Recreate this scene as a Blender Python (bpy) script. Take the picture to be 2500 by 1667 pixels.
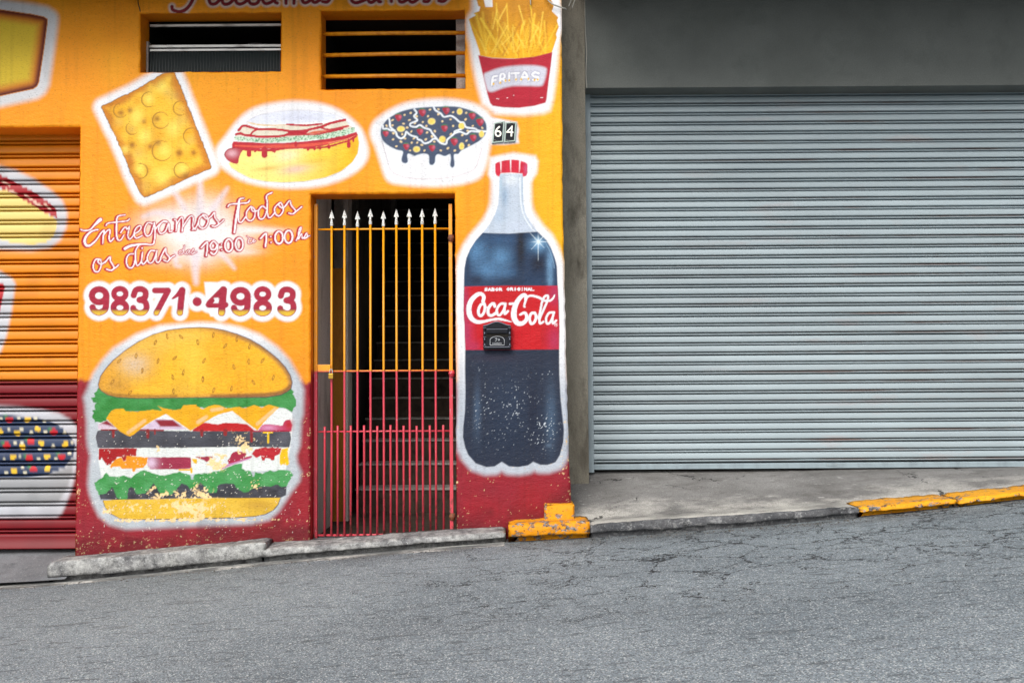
import bpy, bmesh, math, random
import numpy as np
from mathutils import Matrix, Vector

for o in list(bpy.data.objects):
    bpy.data.objects.remove(o)
SC = bpy.context.scene
COL = SC.collection
random.seed(4)
RNG = np.random.default_rng(11)

# ------------------------------------------------------------------ camera
LENS, PITCH, ROLL = 35.0, math.radians(2.42), math.radians(0.40)
CAM = Vector((0.0, -6.57, 1.0))
FPX = 2500 * LENS / 36.0
_F = Vector((0, math.cos(PITCH), math.sin(PITCH)))
_R0 = Vector((1, 0, 0)); _U0 = _R0.cross(_F)
_R = _R0 * math.cos(ROLL) - _U0 * math.sin(ROLL)
_U = _U0 * math.cos(ROLL) + _R0 * math.sin(ROLL)
cam_d = bpy.data.cameras.new('camera'); cam_d.lens = LENS; cam_d.sensor_width = 36.0
cam_d.clip_start = 0.05; cam_d.clip_end = 500
cam = bpy.data.objects.new('camera', cam_d); COL.objects.link(cam)
cam.matrix_world = Matrix(((_R.x, _U.x, -_F.x, CAM.x), (_R.y, _U.y, -_F.y, CAM.y), (_R.z, _U.z, -_F.z, CAM.z), (0, 0, 0, 1)))
SC.camera = cam

# ------------------------------------------------------------------ sky, sun, exposure
SUN_EL, SUN_AZ = math.radians(40), math.radians(200)      # azimuth clockwise from +Y
w = bpy.data.worlds.new('World'); SC.world = w; w.use_nodes = True
wn = w.node_tree.nodes; wl = w.node_tree.links
for n in list(wn): wn.remove(n)
sky = wn.new('ShaderNodeTexSky'); sky.sky_type = 'NISHITA'; sky.sun_disc = False
sky.sun_elevation = SUN_EL; sky.sun_rotation = SUN_AZ
sky.air_density = 1.0; sky.dust_density = 3.5; sky.ozone_density = 1.0
bg = wn.new('ShaderNodeBackground'); bg.inputs['Strength'].default_value = 0.13
wo = wn.new('ShaderNodeOutputWorld')
hs = wn.new('ShaderNodeHueSaturation'); hs.inputs['Saturation'].default_value = 0.28      # thin cloud: the sky's blue is mostly washed out
wl.new(sky.outputs[0], hs.inputs['Color']); wl.new(hs.outputs[0], bg.inputs[0]); wl.new(bg.outputs[0], wo.inputs[0])
sd_ = bpy.data.lights.new('sun', 'SUN'); sd_.energy = 1.3; sd_.angle = math.radians(30); sd_.color = (1.0, 0.975, 0.915)
sun = bpy.data.objects.new('sun', sd_); COL.objects.link(sun)
sdir = Vector((math.sin(SUN_AZ) * math.cos(SUN_EL), math.cos(SUN_AZ) * math.cos(SUN_EL), math.sin(SUN_EL)))
sun.rotation_euler = sdir.to_track_quat('Z', 'Y').to_euler()
sun.location = (-2, -6, 9)
vs = SC.view_settings
vs.view_transform = 'Standard'; vs.look = 'None'; vs.exposure = 0.50; vs.gamma = 1.0; vs.use_curve_mapping = False
SC.render.engine = 'CYCLES'
SC.cycles.max_bounces = 5; SC.cycles.diffuse_bounces = 3; SC.cycles.glossy_bounces = 2; SC.cycles.transmission_bounces = 2; SC.cycles.caustics_reflective = False; SC.cycles.caustics_refractive = False

# ------------------------------------------------------------------ measuring: points of the place from the survey of the photograph
def p2w(u, v, Y=0.0):
    d = _F + _R * ((u - 1250.0) / FPX) - _U * ((v - 833.5) / FPX)
    t = (Y - CAM.y) / d.y
    return CAM + d * t
def w2p(X, Y, Z):
    """numpy: place -> survey units"""
    dx, dy, dz = X - CAM.x, Y - CAM.y, Z - CAM.z
    f = dx * _F.x + dy * _F.y + dz * _F.z
    r = dx * _R.x + dy * _R.y + dz * _R.z
    q = dx * _U.x + dy * _U.y + dz * _U.z
    return 1250 + FPX * r / f, 833.5 - FPX * q / f

# ------------------------------------------------------------------ helpers: objects
def tag(o, label=None, cat=None, group=None, kind=None):
    if label: o['label'] = label
    if cat: o['category'] = cat
    if group: o['group'] = group
    if kind: o['kind'] = kind
    return o
def empty(name, loc, label, cat, group=None):
    o = bpy.data.objects.new(name, None); COL.objects.link(o); o.location = loc
    o.empty_display_size = 0.1
    return tag(o, label, cat, group)
def put(o, parent):
    if parent is not None:
        o.parent = parent
        if parent.type == 'EMPTY':
            o.matrix_parent_inverse = Matrix.Translation(-Vector(parent.location))
    return o
def mobj(name, me, mat=None, parent=None, loc=None):
    o = bpy.data.objects.new(name, me); COL.objects.link(o)
    if mat is not None and len(me.materials) == 0: me.materials.append(mat)
    if loc is not None: o.location = loc
    return put(o, parent)
def from_bm(name, bm, mat, parent=None, smooth=False, loc=None):
    bmesh.ops.recalc_face_normals(bm, faces=bm.faces)
    me = bpy.data.meshes.new(name); bm.to_mesh(me); bm.free()
    if smooth:
        for p in me.polygons: p.use_smooth = True
    return mobj(name, me, mat, parent, loc)
def box_bm(x0, x1, y0, y1, z0, z1, bev=0.0, bm=None, seg=2):
    b = bmesh.new()
    bmesh.ops.create_cube(b, size=1)
    for v in b.verts:
        v.co = Vector(((x0 + x1) / 2 + v.co.x * (x1 - x0), (y0 + y1) / 2 + v.co.y * (y1 - y0), (z0 + z1) / 2 + v.co.z * (z1 - z0)))
    if bev > 0:
        bmesh.ops.bevel(b, geom=list(b.edges), offset=bev, segments=seg, affect='EDGES', profile=0.6)
    if bm is None: return b
    me = bpy.data.meshes.new('t'); b.to_mesh(me); b.free(); bm.from_mesh(me); bpy.data.meshes.remove(me)
    return bm
def box(name, x0, x1, y0, y1, z0, z1, mat, parent=None, bev=0.0):
    return from_bm(name, box_bm(x0, x1, y0, y1, z0, z1, bev), mat, parent)
def tube_bm(pts, r, n=8, bm=None, caps=True):
    bm = bm or bmesh.new()
    P = [Vector(p) for p in pts]; rs = r if isinstance(r, (list, tuple)) else [r] * len(P)
    rings = []; up = None
    for i, p in enumerate(P):
        t = (P[min(i + 1, len(P) - 1)] - P[max(i - 1, 0)]).normalized()
        if up is None:
            up = Vector((0, 0, 1)) if abs(t.z) < 0.9 else Vector((0, 1, 0))
        a = t.cross(up).normalized(); b = a.cross(t).normalized(); up = b
        rings.append([bm.verts.new(p + (a * math.cos(2 * math.pi * k / n) + b * math.sin(2 * math.pi * k / n)) * rs[i]) for k in range(n)])
    for i in range(len(rings) - 1):
        for k in range(n):
            bm.faces.new((rings[i][k], rings[i][(k + 1) % n], rings[i + 1][(k + 1) % n], rings[i + 1][k]))
    if caps:
        bm.faces.new(rings[0][::-1]); bm.faces.new(rings[-1])
    return bm
def prism_bm(poly, y0, y1, bev=0.0, bm=None):
    """poly of (x,z) extruded along y"""
    b = bmesh.new()
    f = b.faces.new([b.verts.new((x, y0, z)) for x, z in poly])
    e = bmesh.ops.extrude_face_region(b, geom=[f])
    for v in e['geom']:
        if isinstance(v, bmesh.types.BMVert): v.co.y = y1
    if bev > 0:
        bmesh.ops.bevel(b, geom=[e2 for e2 in b.edges], offset=bev, segments=1, affect='EDGES')
    if bm is None: return b
    me = bpy.data.meshes.new('t'); b.to_mesh(me); b.free(); bm.from_mesh(me); bpy.data.meshes.remove(me)
    return bm
def grid_mesh(name, P, mat=None, smooth=True, col=None):
    """P: (rows, cols, 3) array"""
    r, c = P.shape[:2]
    me = bpy.data.meshes.new(name)
    idx = np.arange(r * c).reshape(r, c)
    q = np.stack([idx[:-1, :-1], idx[:-1, 1:], idx[1:, 1:], idx[1:, :-1]], -1).reshape(-1, 4)
    return np_mesh(name, P.reshape(-1, 3), q, mat, smooth, col, me)
def np_mesh(name, co, quads, mat=None, smooth=True, col=None, me=None):
    me = me or bpy.data.meshes.new(name)
    me.vertices.add(len(co)); me.vertices.foreach_set('co', np.ascontiguousarray(co, dtype=np.float32).ravel())
    nq = len(quads)
    me.loops.add(nq * 4); me.loops.foreach_set('vertex_index', np.ascontiguousarray(quads, dtype=np.int32).ravel())
    me.polygons.add(nq); me.polygons.foreach_set('loop_start', np.arange(0, nq * 4, 4, dtype=np.int32))
    me.polygons.foreach_set('use_smooth', np.full(nq, smooth, dtype=bool))
    if col is not None:
        at = me.color_attributes.new('paint', 'FLOAT_COLOR', 'POINT')
        c4 = np.ones((len(co), 4), dtype=np.float32); c4[:, :3] = col
        at.data.foreach_set('color', c4.ravel())
    if mat is not None: me.materials.append(mat)
    me.update(); me.validate()
    return me
def text_mesh(body, size, mat, depth=0.0008):
    cu = bpy.data.curves.new('t', 'FONT'); cu.body = body; cu.size = size; cu.extrude = depth
    cu.align_x = 'CENTER'; cu.align_y = 'CENTER'
    to = bpy.data.objects.new('t', cu); COL.objects.link(to)
    bpy.context.view_layer.update()
    me = bpy.data.meshes.new_from_object(to.evaluated_get(bpy.context.evaluated_depsgraph_get()))
    bpy.data.objects.remove(to)
    me.materials.clear(); me.materials.append(mat)
    return me

# ------------------------------------------------------------------ helpers: numpy noise and colour
def _h(ix, iy, seed):
    n = (ix.astype(np.int64) * 374761393 + iy.astype(np.int64) * 668265263 + seed * 974711) & 0x7fffffff
    n = ((n ^ (n >> 13)) * 1274126177) & 0x7fffffff
    return ((n ^ (n >> 16)) & 0xffff) / 65535.0
def vn(u, v, s, seed=0, sv=None):
    x = u / s; y = v / (sv or s)
    xi = np.floor(x); yi = np.floor(y); fx = x - xi; fy = y - yi
    fx = fx * fx * (3 - 2 * fx); fy = fy * fy * (3 - 2 * fy)
    a = _h(xi, yi, seed); b = _h(xi + 1, yi, seed); c = _h(xi, yi + 1, seed); d = _h(xi + 1, yi + 1, seed)
    return (a * (1 - fx) + b * fx) * (1 - fy) + (c * (1 - fx) + d * fx) * fy
def spk(u, v, s, seed):
    a = u * 0.79 + v * 0.61 + 5.0 * vn(u, v, s * 3.1, seed + 100); b = -u * 0.61 + v * 0.79 + 5.0 * vn(u, v, s * 2.7, seed + 200)
    return vn(a, b, s, seed)
def sstep(a, b, x):
    t = np.clip((x - a) / (b - a), 0, 1); return t * t * (3 - 2 * t)
ALB = 0.88
def S(r, g, b):
    c = np.array([r, g, b], dtype=float) / 255.0
    return np.where(c <= 0.04045, c / 12.92, ((c + 0.055) / 1.055) ** 2.4) * ALB
def S4(r, g, b):
    c = S(r, g, b); return (float(c[0]), float(c[1]), float(c[2]), 1.0)
def crop(x0, y0, s):
    return lambda *pts: [(x0 + p[0] / s, y0 + p[1] / s) for p in pts]
def spline(pts, closed=False, n=5):
    P = np.array(pts, dtype=float); m = len(P); out = []
    rng = range(m if closed else m - 1)
    for i in rng:
        p1, p2 = P[i], P[(i + 1) % m]
        p0 = P[i - 1] if (i > 0 or closed) else p1
        p3 = P[(i + 2) % m] if (i + 2 < m or closed) else p2
        for k in range(n):
            t = k / n
            out.append(0.5 * ((2 * p1) + (-p0 + p2) * t + (2 * p0 - 5 * p1 + 4 * p2 - p3) * t * t + (-p0 + 3 * p1 - 3 * p2 + p3) * t ** 3))
    if not closed: out.append(P[-1])
    return np.array(out)

# ------------------------------------------------------------------ sign painter: paints vertex colours of a wall or shutter
class Canvas:
    def __init__(s, U, V, base):
        s.U = U.ravel(); s.V = V.ravel(); s.n = len(s.U)
        s.col = np.tile(np.array(base, float), (s.n, 1)); s.pid = np.zeros(s.n, dtype=np.int32)
    def sel(s, u0, u1, v0, v1):
        return np.nonzero((s.U > u0) & (s.U < u1) & (s.V > v0) & (s.V < v1))[0]
    def put(s, i, a, c, pid=None, th=0.5):
        c = np.asarray(c, float)
        s.col[i] = s.col[i] * (1 - a[:, None]) + c * a[:, None]
        if pid is not None: s.pid[i[a > th]] = pid
    @staticmethod
    def psd(u, v, P):
        P = np.asarray(P, float); m = len(P)
        d = np.full(len(u), 1e18); ins = np.zeros(len(u), bool)
        for k in range(m):
            ax, ay = P[k]; bx, by = P[(k + 1) % m]
            ex, ey = bx - ax, by - ay; L = ex * ex + ey * ey + 1e-12
            wx, wy = u - ax, v - ay
            t = np.clip((wx * ex + wy * ey) / L, 0, 1)
            d = np.minimum(d, (wx - ex * t) ** 2 + (wy - ey * t) ** 2)
            if ay != by:
                c = ((ay > v) != (by > v)) & (u < ex * (v - ay) / (by - ay) + ax)
                ins ^= c
        d = np.sqrt(d); return np.where(ins, -d, d)
    @staticmethod
    def ssd(u, v, P, R):
        d = np.full(len(u), 1e9)
        for k in range(len(P) - 1):
            ax, ay = P[k]; bx, by = P[k + 1]
            ex, ey = bx - ax, by - ay; L = ex * ex + ey * ey + 1e-9
            t = np.clip(((u - ax) * ex + (v - ay) * ey) / L, 0, 1)
            d = np.minimum(d, np.hypot(u - ax - ex * t, v - ay - ey * t) - (R[k] + (R[k + 1] - R[k]) * t))
        return d
    def fill(s, pts, c, soft=0.8, pid=None, alpha=1.0, smooth=False, rough=0, grow=0, clip=None, fn=None, rs=6):
        P = spline(pts, True) if smooth else np.array(pts, float)
        m = soft + grow + rough + 3
        i = s.sel(P[:, 0].min() - m, P[:, 0].max() + m, P[:, 1].min() - m, P[:, 1].max() + m)
        if len(i) == 0: return
        u, v = s.U[i], s.V[i]; sd = s.psd(u, v, P) - grow
        if rough: sd = sd + (vn(u, v, rs, 3) - 0.5) * 2 * rough
        a = sstep(soft, -soft, sd) * alpha
        if clip is not None: a = a * sstep(0.8, -0.8, s.psd(u, v, clip))
        if fn is not None: c = fn(u, v, sd)
        s.put(i, a, c, pid)
    def stroke(s, pts, r, c, soft=0.7, pid=None, alpha=1.0, smooth=True, off=(0, 0), clip=None, rough=0, rs=4):
        if isinstance(r, (int, float)): r = [r] * len(pts)
        q = [(p[0], p[1], rr) for p, rr in zip(pts, r)]
        Q = spline(q) if (smooth and len(q) > 2) else np.array(q, float)
        P = Q[:, :2] + np.array(off); R = Q[:, 2]
        m = R.max() + soft + rough + 2
        i = s.sel(P[:, 0].min() - m, P[:, 0].max() + m, P[:, 1].min() - m, P[:, 1].max() + m)
        if len(i) == 0: return
        u, v = s.U[i], s.V[i]; sd = s.ssd(u, v, P, R)
        if rough: sd = sd + (vn(u, v, rs, 5) - 0.5) * 2 * rough
        a = sstep(soft, -soft, sd) * alpha
        if clip is not None: a = a * sstep(0.8, -0.8, s.psd(u, v, clip))
        s.put(i, a, c, pid)
    def ell(s, cx, cy, rx, ry, c, rot=0, soft=0.7, pid=None, alpha=1.0, ring=None, clip=None):
        m = max(rx, ry) + soft + 3
        i = s.sel(cx - m, cx + m, cy - m, cy + m)
        if len(i) == 0: return
        du, dv = s.U[i] - cx, s.V[i] - cy; ca, sa = math.cos(rot), math.sin(rot)
        x = du * ca + dv * sa; y = -du * sa + dv * ca
        k = np.sqrt((x / rx) ** 2 + (y / ry) ** 2) + 1e-6
        sd = (k - 1) * min(rx, ry)
        if ring: sd = np.abs(sd) - ring
        a = sstep(soft, -soft, sd) * alpha
        if clip is not None: a = a * sstep(0.8, -0.8, s.psd(s.U[i], s.V[i], clip))
        s.put(i, a, c, pid)
    def spray(s, cx, cy, rx, ry, c, alpha=1.0, rot=0, clip=None, grain=0.0):
        m = max(rx, ry) * 2.4
        i = s.sel(cx - m, cx + m, cy - m, cy + m)
        if len(i) == 0: return
        du, dv = s.U[i] - cx, s.V[i] - cy; ca, sa = math.cos(rot), math.sin(rot)
        x = du * ca + dv * sa; y = -du * sa + dv * ca
        a = np.exp(-((x / rx) ** 2 + (y / ry) ** 2)) * alpha
        if grain: a = np.clip(a * (1 + grain * (vn(s.U[i], s.V[i], 2.2, 9) - 0.5) * 2), 0, 1)
        if clip is not None: a = a * sstep(0.8, -0.8, s.psd(s.U[i], s.V[i], clip))
        s.put(i, a, c)

# part registry for the paintings: id -> (name, parent id or None)
PARTS = {0: ('wall', None)}
def part(name, parent=None):
    k = len(PARTS); PARTS[k] = (name, parent); return k

# ------------------------------------------------------------------ the murals
WHITE = S(240, 240, 244); WH2 = S(208, 213, 220); ORANGE = S(250, 160, 14); RED = S(166, 30, 48); BEIGE = S(250, 216, 158)
def base_coat(c):
    u, v = c.U, c.V
    n1 = vn(u, v, 160, 1); n2 = vn(u, v, 46, 2); n3 = vn(u, v, 9, 3)
    col = S(247, 150, 8) * (1 - n1[:, None]) + S(252, 170, 16) * n1[:, None]
    t = (n2 * 0.5)[:, None]; col = col * (1 - t) + S(243, 145, 10) * t
    t = (sstep(1180, 1380, u) * 0.7)[:, None]; col = col * (1 - t) + S(253, 188, 22) * t
    t = (sstep(820, 900, v) * 0.35)[:, None]; col = col * (1 - t) + S(240, 140, 16) * t
    edge = 928 + (u - 200) * 0.006 + (n3 - 0.5) * 9 + (n2 - 0.5) * 8
    r = S(154, 22, 38) * (1 - n2[:, None]) + S(142, 27, 45) * n2[:, None]
    a = sstep(-8, 8, v - edge)[:, None]
    c.col[:] = col * (1 - a) + r * a

def paint_box(c):
    A = crop(0, 0, 3.92); p = part('golden_box_painting')
    P = A((-160, 60), (0, 92), (300, 135), (420, 160), (458, 185), (455, 230), (430, 420), (375, 790), (355, 830), (320, 855), (0, 925), (-160, 960))
    c.fill(P, WHITE * 0.8, soft=10, grow=25, pid=p)
    c.fill(P, S(205, 120, 22), pid=p)
    def g(u, v, sd):
        d = -sd
        dr = np.minimum(d / 34.0, 1); k = sstep(0.05, 1, dr)[:, None]
        k2 = sstep(0.0, 0.55, dr)[:, None]
        return (S(84, 8, 2) * (1 - k2) + S(205, 84, 8) * k2) * (1 - k) + S(216, 184, 44) * k
    c.fill(P, 0, grow=-2, fn=g)

def paint_pastry(c):
    A = crop(220, 170, 4.9); p = part('pastry_painting')
    q = part('painted_pastry', p)
    P = A((860, 45), (895, 30), (1010, 28), (1045, 110), (1090, 210), (1140, 350), (1190, 470), (1235, 590), (1285, 710), (1330, 830), (1365, 920), (1410, 1020), (1440, 1120), (1458, 1165), (1445, 1185), (1340, 1230), (1200, 1290), (1050, 1360), (900, 1430), (760, 1490), (650, 1535), (625, 1520), (570, 1430), (530, 1340), (480, 1240), (440, 1130), (400, 1030), (350, 920), (300, 800), (240, 690), (200, 600), (150, 500), (130, 455), (140, 435), (300, 360), (500, 265), (750, 120))
    c.fill(P, WHITE, soft=10, grow=18, pid=p)
    c.fill(P, S(105, 82, 48), soft=1.0, rough=1.2, pid=q)
    def g(u, v, sd):
        k = sstep(3, 24, -sd + (vn(u, v, 26, 7) - 0.5) * 16)[:, None]
        n = vn(u, v, 30, 8)[:, None]
        inner = S(247, 184, 30) * (1 - n) + S(252, 208, 74) * n
        return S(208, 128, 24) * (1 - k) + inner * k
    c.fill(P, 0, grow=-1.6, soft=1.0, rough=1.2, fn=g)
    sp = lambda x, y, r, col, a: c.spray(220 + x / 4.9, 170 + y / 4.9, r / 4.9, r / 4.9, col, a, clip=P)
    for x, y, r in ((480, 490, 55), (640, 620, 60), (505, 905, 80), (820, 760, 110), (730, 920, 90), (1235, 1000, 60), (1070, 1000, 60), (350, 720, 90), (560, 370, 60), (1180, 740, 60), (690, 1200, 60), (760, 1360, 80), (300, 520, 50)):
        sp(x, y, r, S(232, 160, 12), 0.75)
    for x, y, r in ((505, 905, 36), (800, 590, 42), (1065, 1000, 40), (815, 880, 45), (1240, 995, 30), (480, 490, 30), (370, 520, 40), (1140, 1270, 45), (640, 620, 25), (720, 920, 30)):
        sp(x, y, r, S(140, 80, 20), 0.75)
    for x, y, r in ((930, 270, 60), (1100, 600, 80), (350, 630, 60), (580, 1000, 70), (660, 1390, 80), (1020, 320, 60), (500, 720, 50), (1090, 470, 50), (1200, 850, 50)):
        sp(x, y, r, S(206, 166, 92), 0.4)
    for x, y, r in ((890, 970, 85), (860, 200, 70), (560, 560, 80), (1000, 700, 90), (860, 1290, 100), (700, 350, 60), (1100, 1180, 60), (600, 1190, 60), (640, 800, 80), (420, 960, 50)):
        sp(x, y, r, S(254, 230, 104), 0.7)
    for x, y, r, a0, a1 in ((705, 360, 90, 70, 290), (365, 490, 85, 40, 260), (505, 705, 75, 50, 230), (845, 610, 98, 20, 330), (1080, 465, 85, 60, 300), (1215, 800, 98, 100, 300), (860, 975, 118, 25, 300), (600, 1215, 88, -110, 110), (1095, 1205, 92, -20, 330)):
        pts = [(220 + (x + r * math.cos(math.radians(t))) / 4.9, 170 + (y + r * math.sin(math.radians(t))) / 4.9) for t in np.linspace(a0, a1, 26)]
        c.stroke(pts, [0.35 + 0.75 * math.sin(math.pi * k / 25) for k in range(26)], S(128, 86, 22), soft=0.8, alpha=0.85, smooth=False, clip=P)
        sh = [(a + 1.6, b - 1.2) for a, b in pts]
        c.stroke(sh, [0.4 + 1.4 * math.sin(math.pi * k / 25) for k in range(26)], S(190, 130, 30), soft=2.2, alpha=0.35, smooth=False, clip=P)

def paint_hotdog(c):
    A = crop(530, 230, 5.88); p = part('hot_dog_painting'); qb = part('painted_bun', p); qf = part('painted_filling', p)
    R_ = S(186, 26, 48)
    H = A((0, 760), (130, 590), (300, 370), (480, 225), (700, 150), (1000, 105), (1250, 105), (1500, 140), (1750, 230), (1950, 375), (2080, 520), (2150, 700), (2170, 850), (2130, 980), (1990, 1120), (1750, 1245), (1450, 1325), (1100, 1355), (800, 1340), (500, 1285), (300, 1215), (120, 1095), (20, 1000), (-15, 890))
    c.fill(H, WHITE, soft=9, smooth=True, pid=p)
    T = A((430, 400), (560, 320), (800, 270), (1100, 240), (1400, 250), (1650, 290), (1700, 330), (1640, 370), (1400, 400), (1000, 430), (700, 430), (500, 420))
    c.fill(T, S(226, 230, 244), soft=2, smooth=True, pid=qb)
    c.stroke(A((420, 405), (560, 320), (800, 262), (1100, 232), (1400, 245), (1650, 288), (1800, 340), (1900, 430)), 0.9, S(196, 196, 214), soft=1.3, alpha=0.6)
    c.spray(*A((1200, 330))[0], 50, 9, S(206, 210, 232), 0.6, clip=T)
    B = A((165, 995), (300, 900), (350, 800), (600, 800), (880, 785), (1250, 785), (1600, 715), (1900, 645), (2020, 590), (2040, 700), (2020, 850), (1940, 980), (1780, 1110), (1550, 1200), (1250, 1255), (950, 1270), (700, 1255), (480, 1210), (300, 1120), (200, 1050))
    def g(u, v, sd):
        x = (u - 530) * 5.88; y = (v - 230) * 5.88
        k = sstep(900, 1950, x + (y - 900) * 0.3)[:, None]
        return S(250, 232, 130) * (1 - k) + S(240, 190, 28) * k
    c.fill(B, 0, soft=1.6, fn=g, pid=qb)
    for x, y, rx, ry, cc, a in ((1000, 880, 190, 90, (240, 228, 196), 0.8), (1120, 1080, 210, 70, (232, 188, 178), 0.85), (720, 1070, 180, 28, (226, 168, 78), 0.7), (1420, 960, 220, 50, (226, 176, 40), 0.5), (1500, 860, 260, 60, (248, 214, 50), 0.6), (1950, 760, 60, 160, (228, 160, 14), 0.7), (700, 930, 260, 60, (252, 240, 150), 0.7)):
        c.spray(530 + x / 5.88, 230 + y / 5.88, rx / 5.88, ry / 5.88, S(*cc), a, rot=-0.12, clip=B)
    c.stroke(A((200, 1060), (480, 1215), (800, 1268), (1250, 1258), (1600, 1190), (1850, 1070)), 0.7, S(176, 168, 168), soft=1.2, alpha=0.7)
    M = A((310, 520), (400, 450), (600, 500), (1000, 440), (1480, 430), (1840, 370), (1900, 450), (1980, 500), (1450, 600), (900, 640), (260, 600))
    c.fill(M, S(228, 219, 200), soft=1.5, pid=qf)
    c.stroke(A((440, 405), (600, 440), (800, 450), (990, 440)), [1.2, 2, 1.6, 1], S(236, 196, 128), soft=1, alpha=0.8, rough=0.5)
    c.fill(A((1280, 565), (1400, 530), (1550, 520), (1850, 450), (1890, 470), (1700, 520), (1500, 560), (1380, 580)), S(214, 98, 70), soft=2)
    c.fill(A((980, 600), (1100, 520), (1350, 505), (1250, 595)), R_, soft=1)
    for pts, r in ((((310, 520), (350, 470), (400, 455), (500, 480), (600, 505), (800, 505), (950, 520), (1100, 540), (1250, 530), (1350, 505), (1500, 470), (1600, 430), (1750, 390), (1840, 370)), 3.0),
                   (((270, 580), (330, 565), (400, 590), (500, 600), (620, 612), (800, 610), (950, 600), (1050, 560), (1150, 545)), 3.0), (((1000, 435), (1150, 445), (1300, 450), (1500, 430)), 2.2),
                   (((480, 590), (510, 545), (560, 515)), 2.2), (((1100, 545), (1250, 575), (1400, 590), (1600, 545), (1800, 500)), 2.4), (((1480, 480), (1580, 510), (1700, 500), (1880, 460)), 2.0)):
        c.stroke(A(*pts), r, R_, rough=0.5, pid=qf)
    G = A((262, 600), (420, 620), (700, 640), (950, 620), (1200, 600), (1450, 590), (1700, 540), (1970, 478), (1985, 540), (1800, 600), (1550, 645), (1300, 665), (1000, 690), (700, 695), (450, 680), (245, 660))
    c.fill(G, S(205, 226, 204), soft=1, pid=qf, rough=0.6)
    top = np.array(A((262, 600), (420, 620), (700, 640), (950, 620), (1200, 600), (1450, 590), (1700, 540), (1970, 478)))
    for k in range(210):
        x = random.uniform(250, 1975); t = random.random()
        yt = np.interp(x, [262, 420, 700, 950, 1200, 1450, 1700, 1970], [600, 620, 640, 620, 600, 590, 540, 478]); yb = np.interp(x, [245, 450, 700, 1000, 1300, 1550, 1800, 1985], [660, 680, 695, 690, 665, 645, 600, 540])
        c.ell(530 + x / 5.88, 230 + (yt + (yb - yt) * t) / 5.88, random.uniform(1.2, 2.0), random.uniform(1.0, 1.7), S(76, 150, 104), soft=0.8, alpha=0.8)
    K = A((235, 680), (450, 690), (700, 705), (1000, 700), (1300, 675), (1600, 640), (1850, 590), (2000, 545), (2022, 590), (1900, 645), (1700, 700), (1500, 750), (1250, 785), (1000, 790), (700, 790), (450, 790), (215, 780), (213, 720))
    c.fill(K, R_, soft=1, rough=0.5, pid=qf)
    c.stroke(A((260, 740), (600, 755), (900, 750), (1200, 742), (1500, 712), (1750, 672)), [2, 3, 4, 4.2, 3.4, 1.5], S(222, 82, 64), soft=1.2)
    c.stroke(A((1600, 705), (1750, 672), (1880, 640), (1990, 595)), 0.8, S(250, 170, 120), soft=0.8, alpha=0.8)
    c.stroke(A((220, 785), (400, 795), (600, 805), (800, 805), (900, 795), (1010, 788)), [2, 3, 3, 3.4, 2, 0.6], R_, rough=0.6)
    c.stroke(A((1250, 778), (1400, 778), (1600, 755), (1750, 712), (1880, 672), (1990, 610)), [2, 2.2, 2.4, 2.2, 2.2, 2.6], R_, rough=0.6)
    for x, y0, y1, r0, r1 in ((460, 790, 872, 5, 5.6), (680, 790, 875, 6, 7.2), (825, 800, 824, 4, 3.2), (545, 800, 820, 3, 3), (1305, 780, 796, 4, 3.4), (1400, 770, 792, 3, 2.8), (1480, 770, 785, 3.4, 3), (1605, 750, 768, 4, 3.8), (1890, 660, 745, 3, 4.8), (1955, 630, 680, 3, 2), (1130, 700, 742, 3.6, 3), (800, 790, 815, 3, 3)):
        c.stroke(A((x, y0), (x, y1)), [r0, r1], R_, pid=qf)
    Sg = A((110, 860), (130, 820), (180, 785), (250, 772), (372, 785), (340, 850), (315, 920), (295, 998), (220, 990), (150, 950), (120, 910))
    c.fill(Sg, S(176, 36, 54), smooth=True, pid=qf)
    c.spray(*A((215, 850))[0], 14, 10, S(226, 180, 190), 0.85, clip=Sg)
    c.stroke(A((115, 900), (112, 850), (160, 795), (250, 772)), 1.1, S(150, 22, 44))

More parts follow.
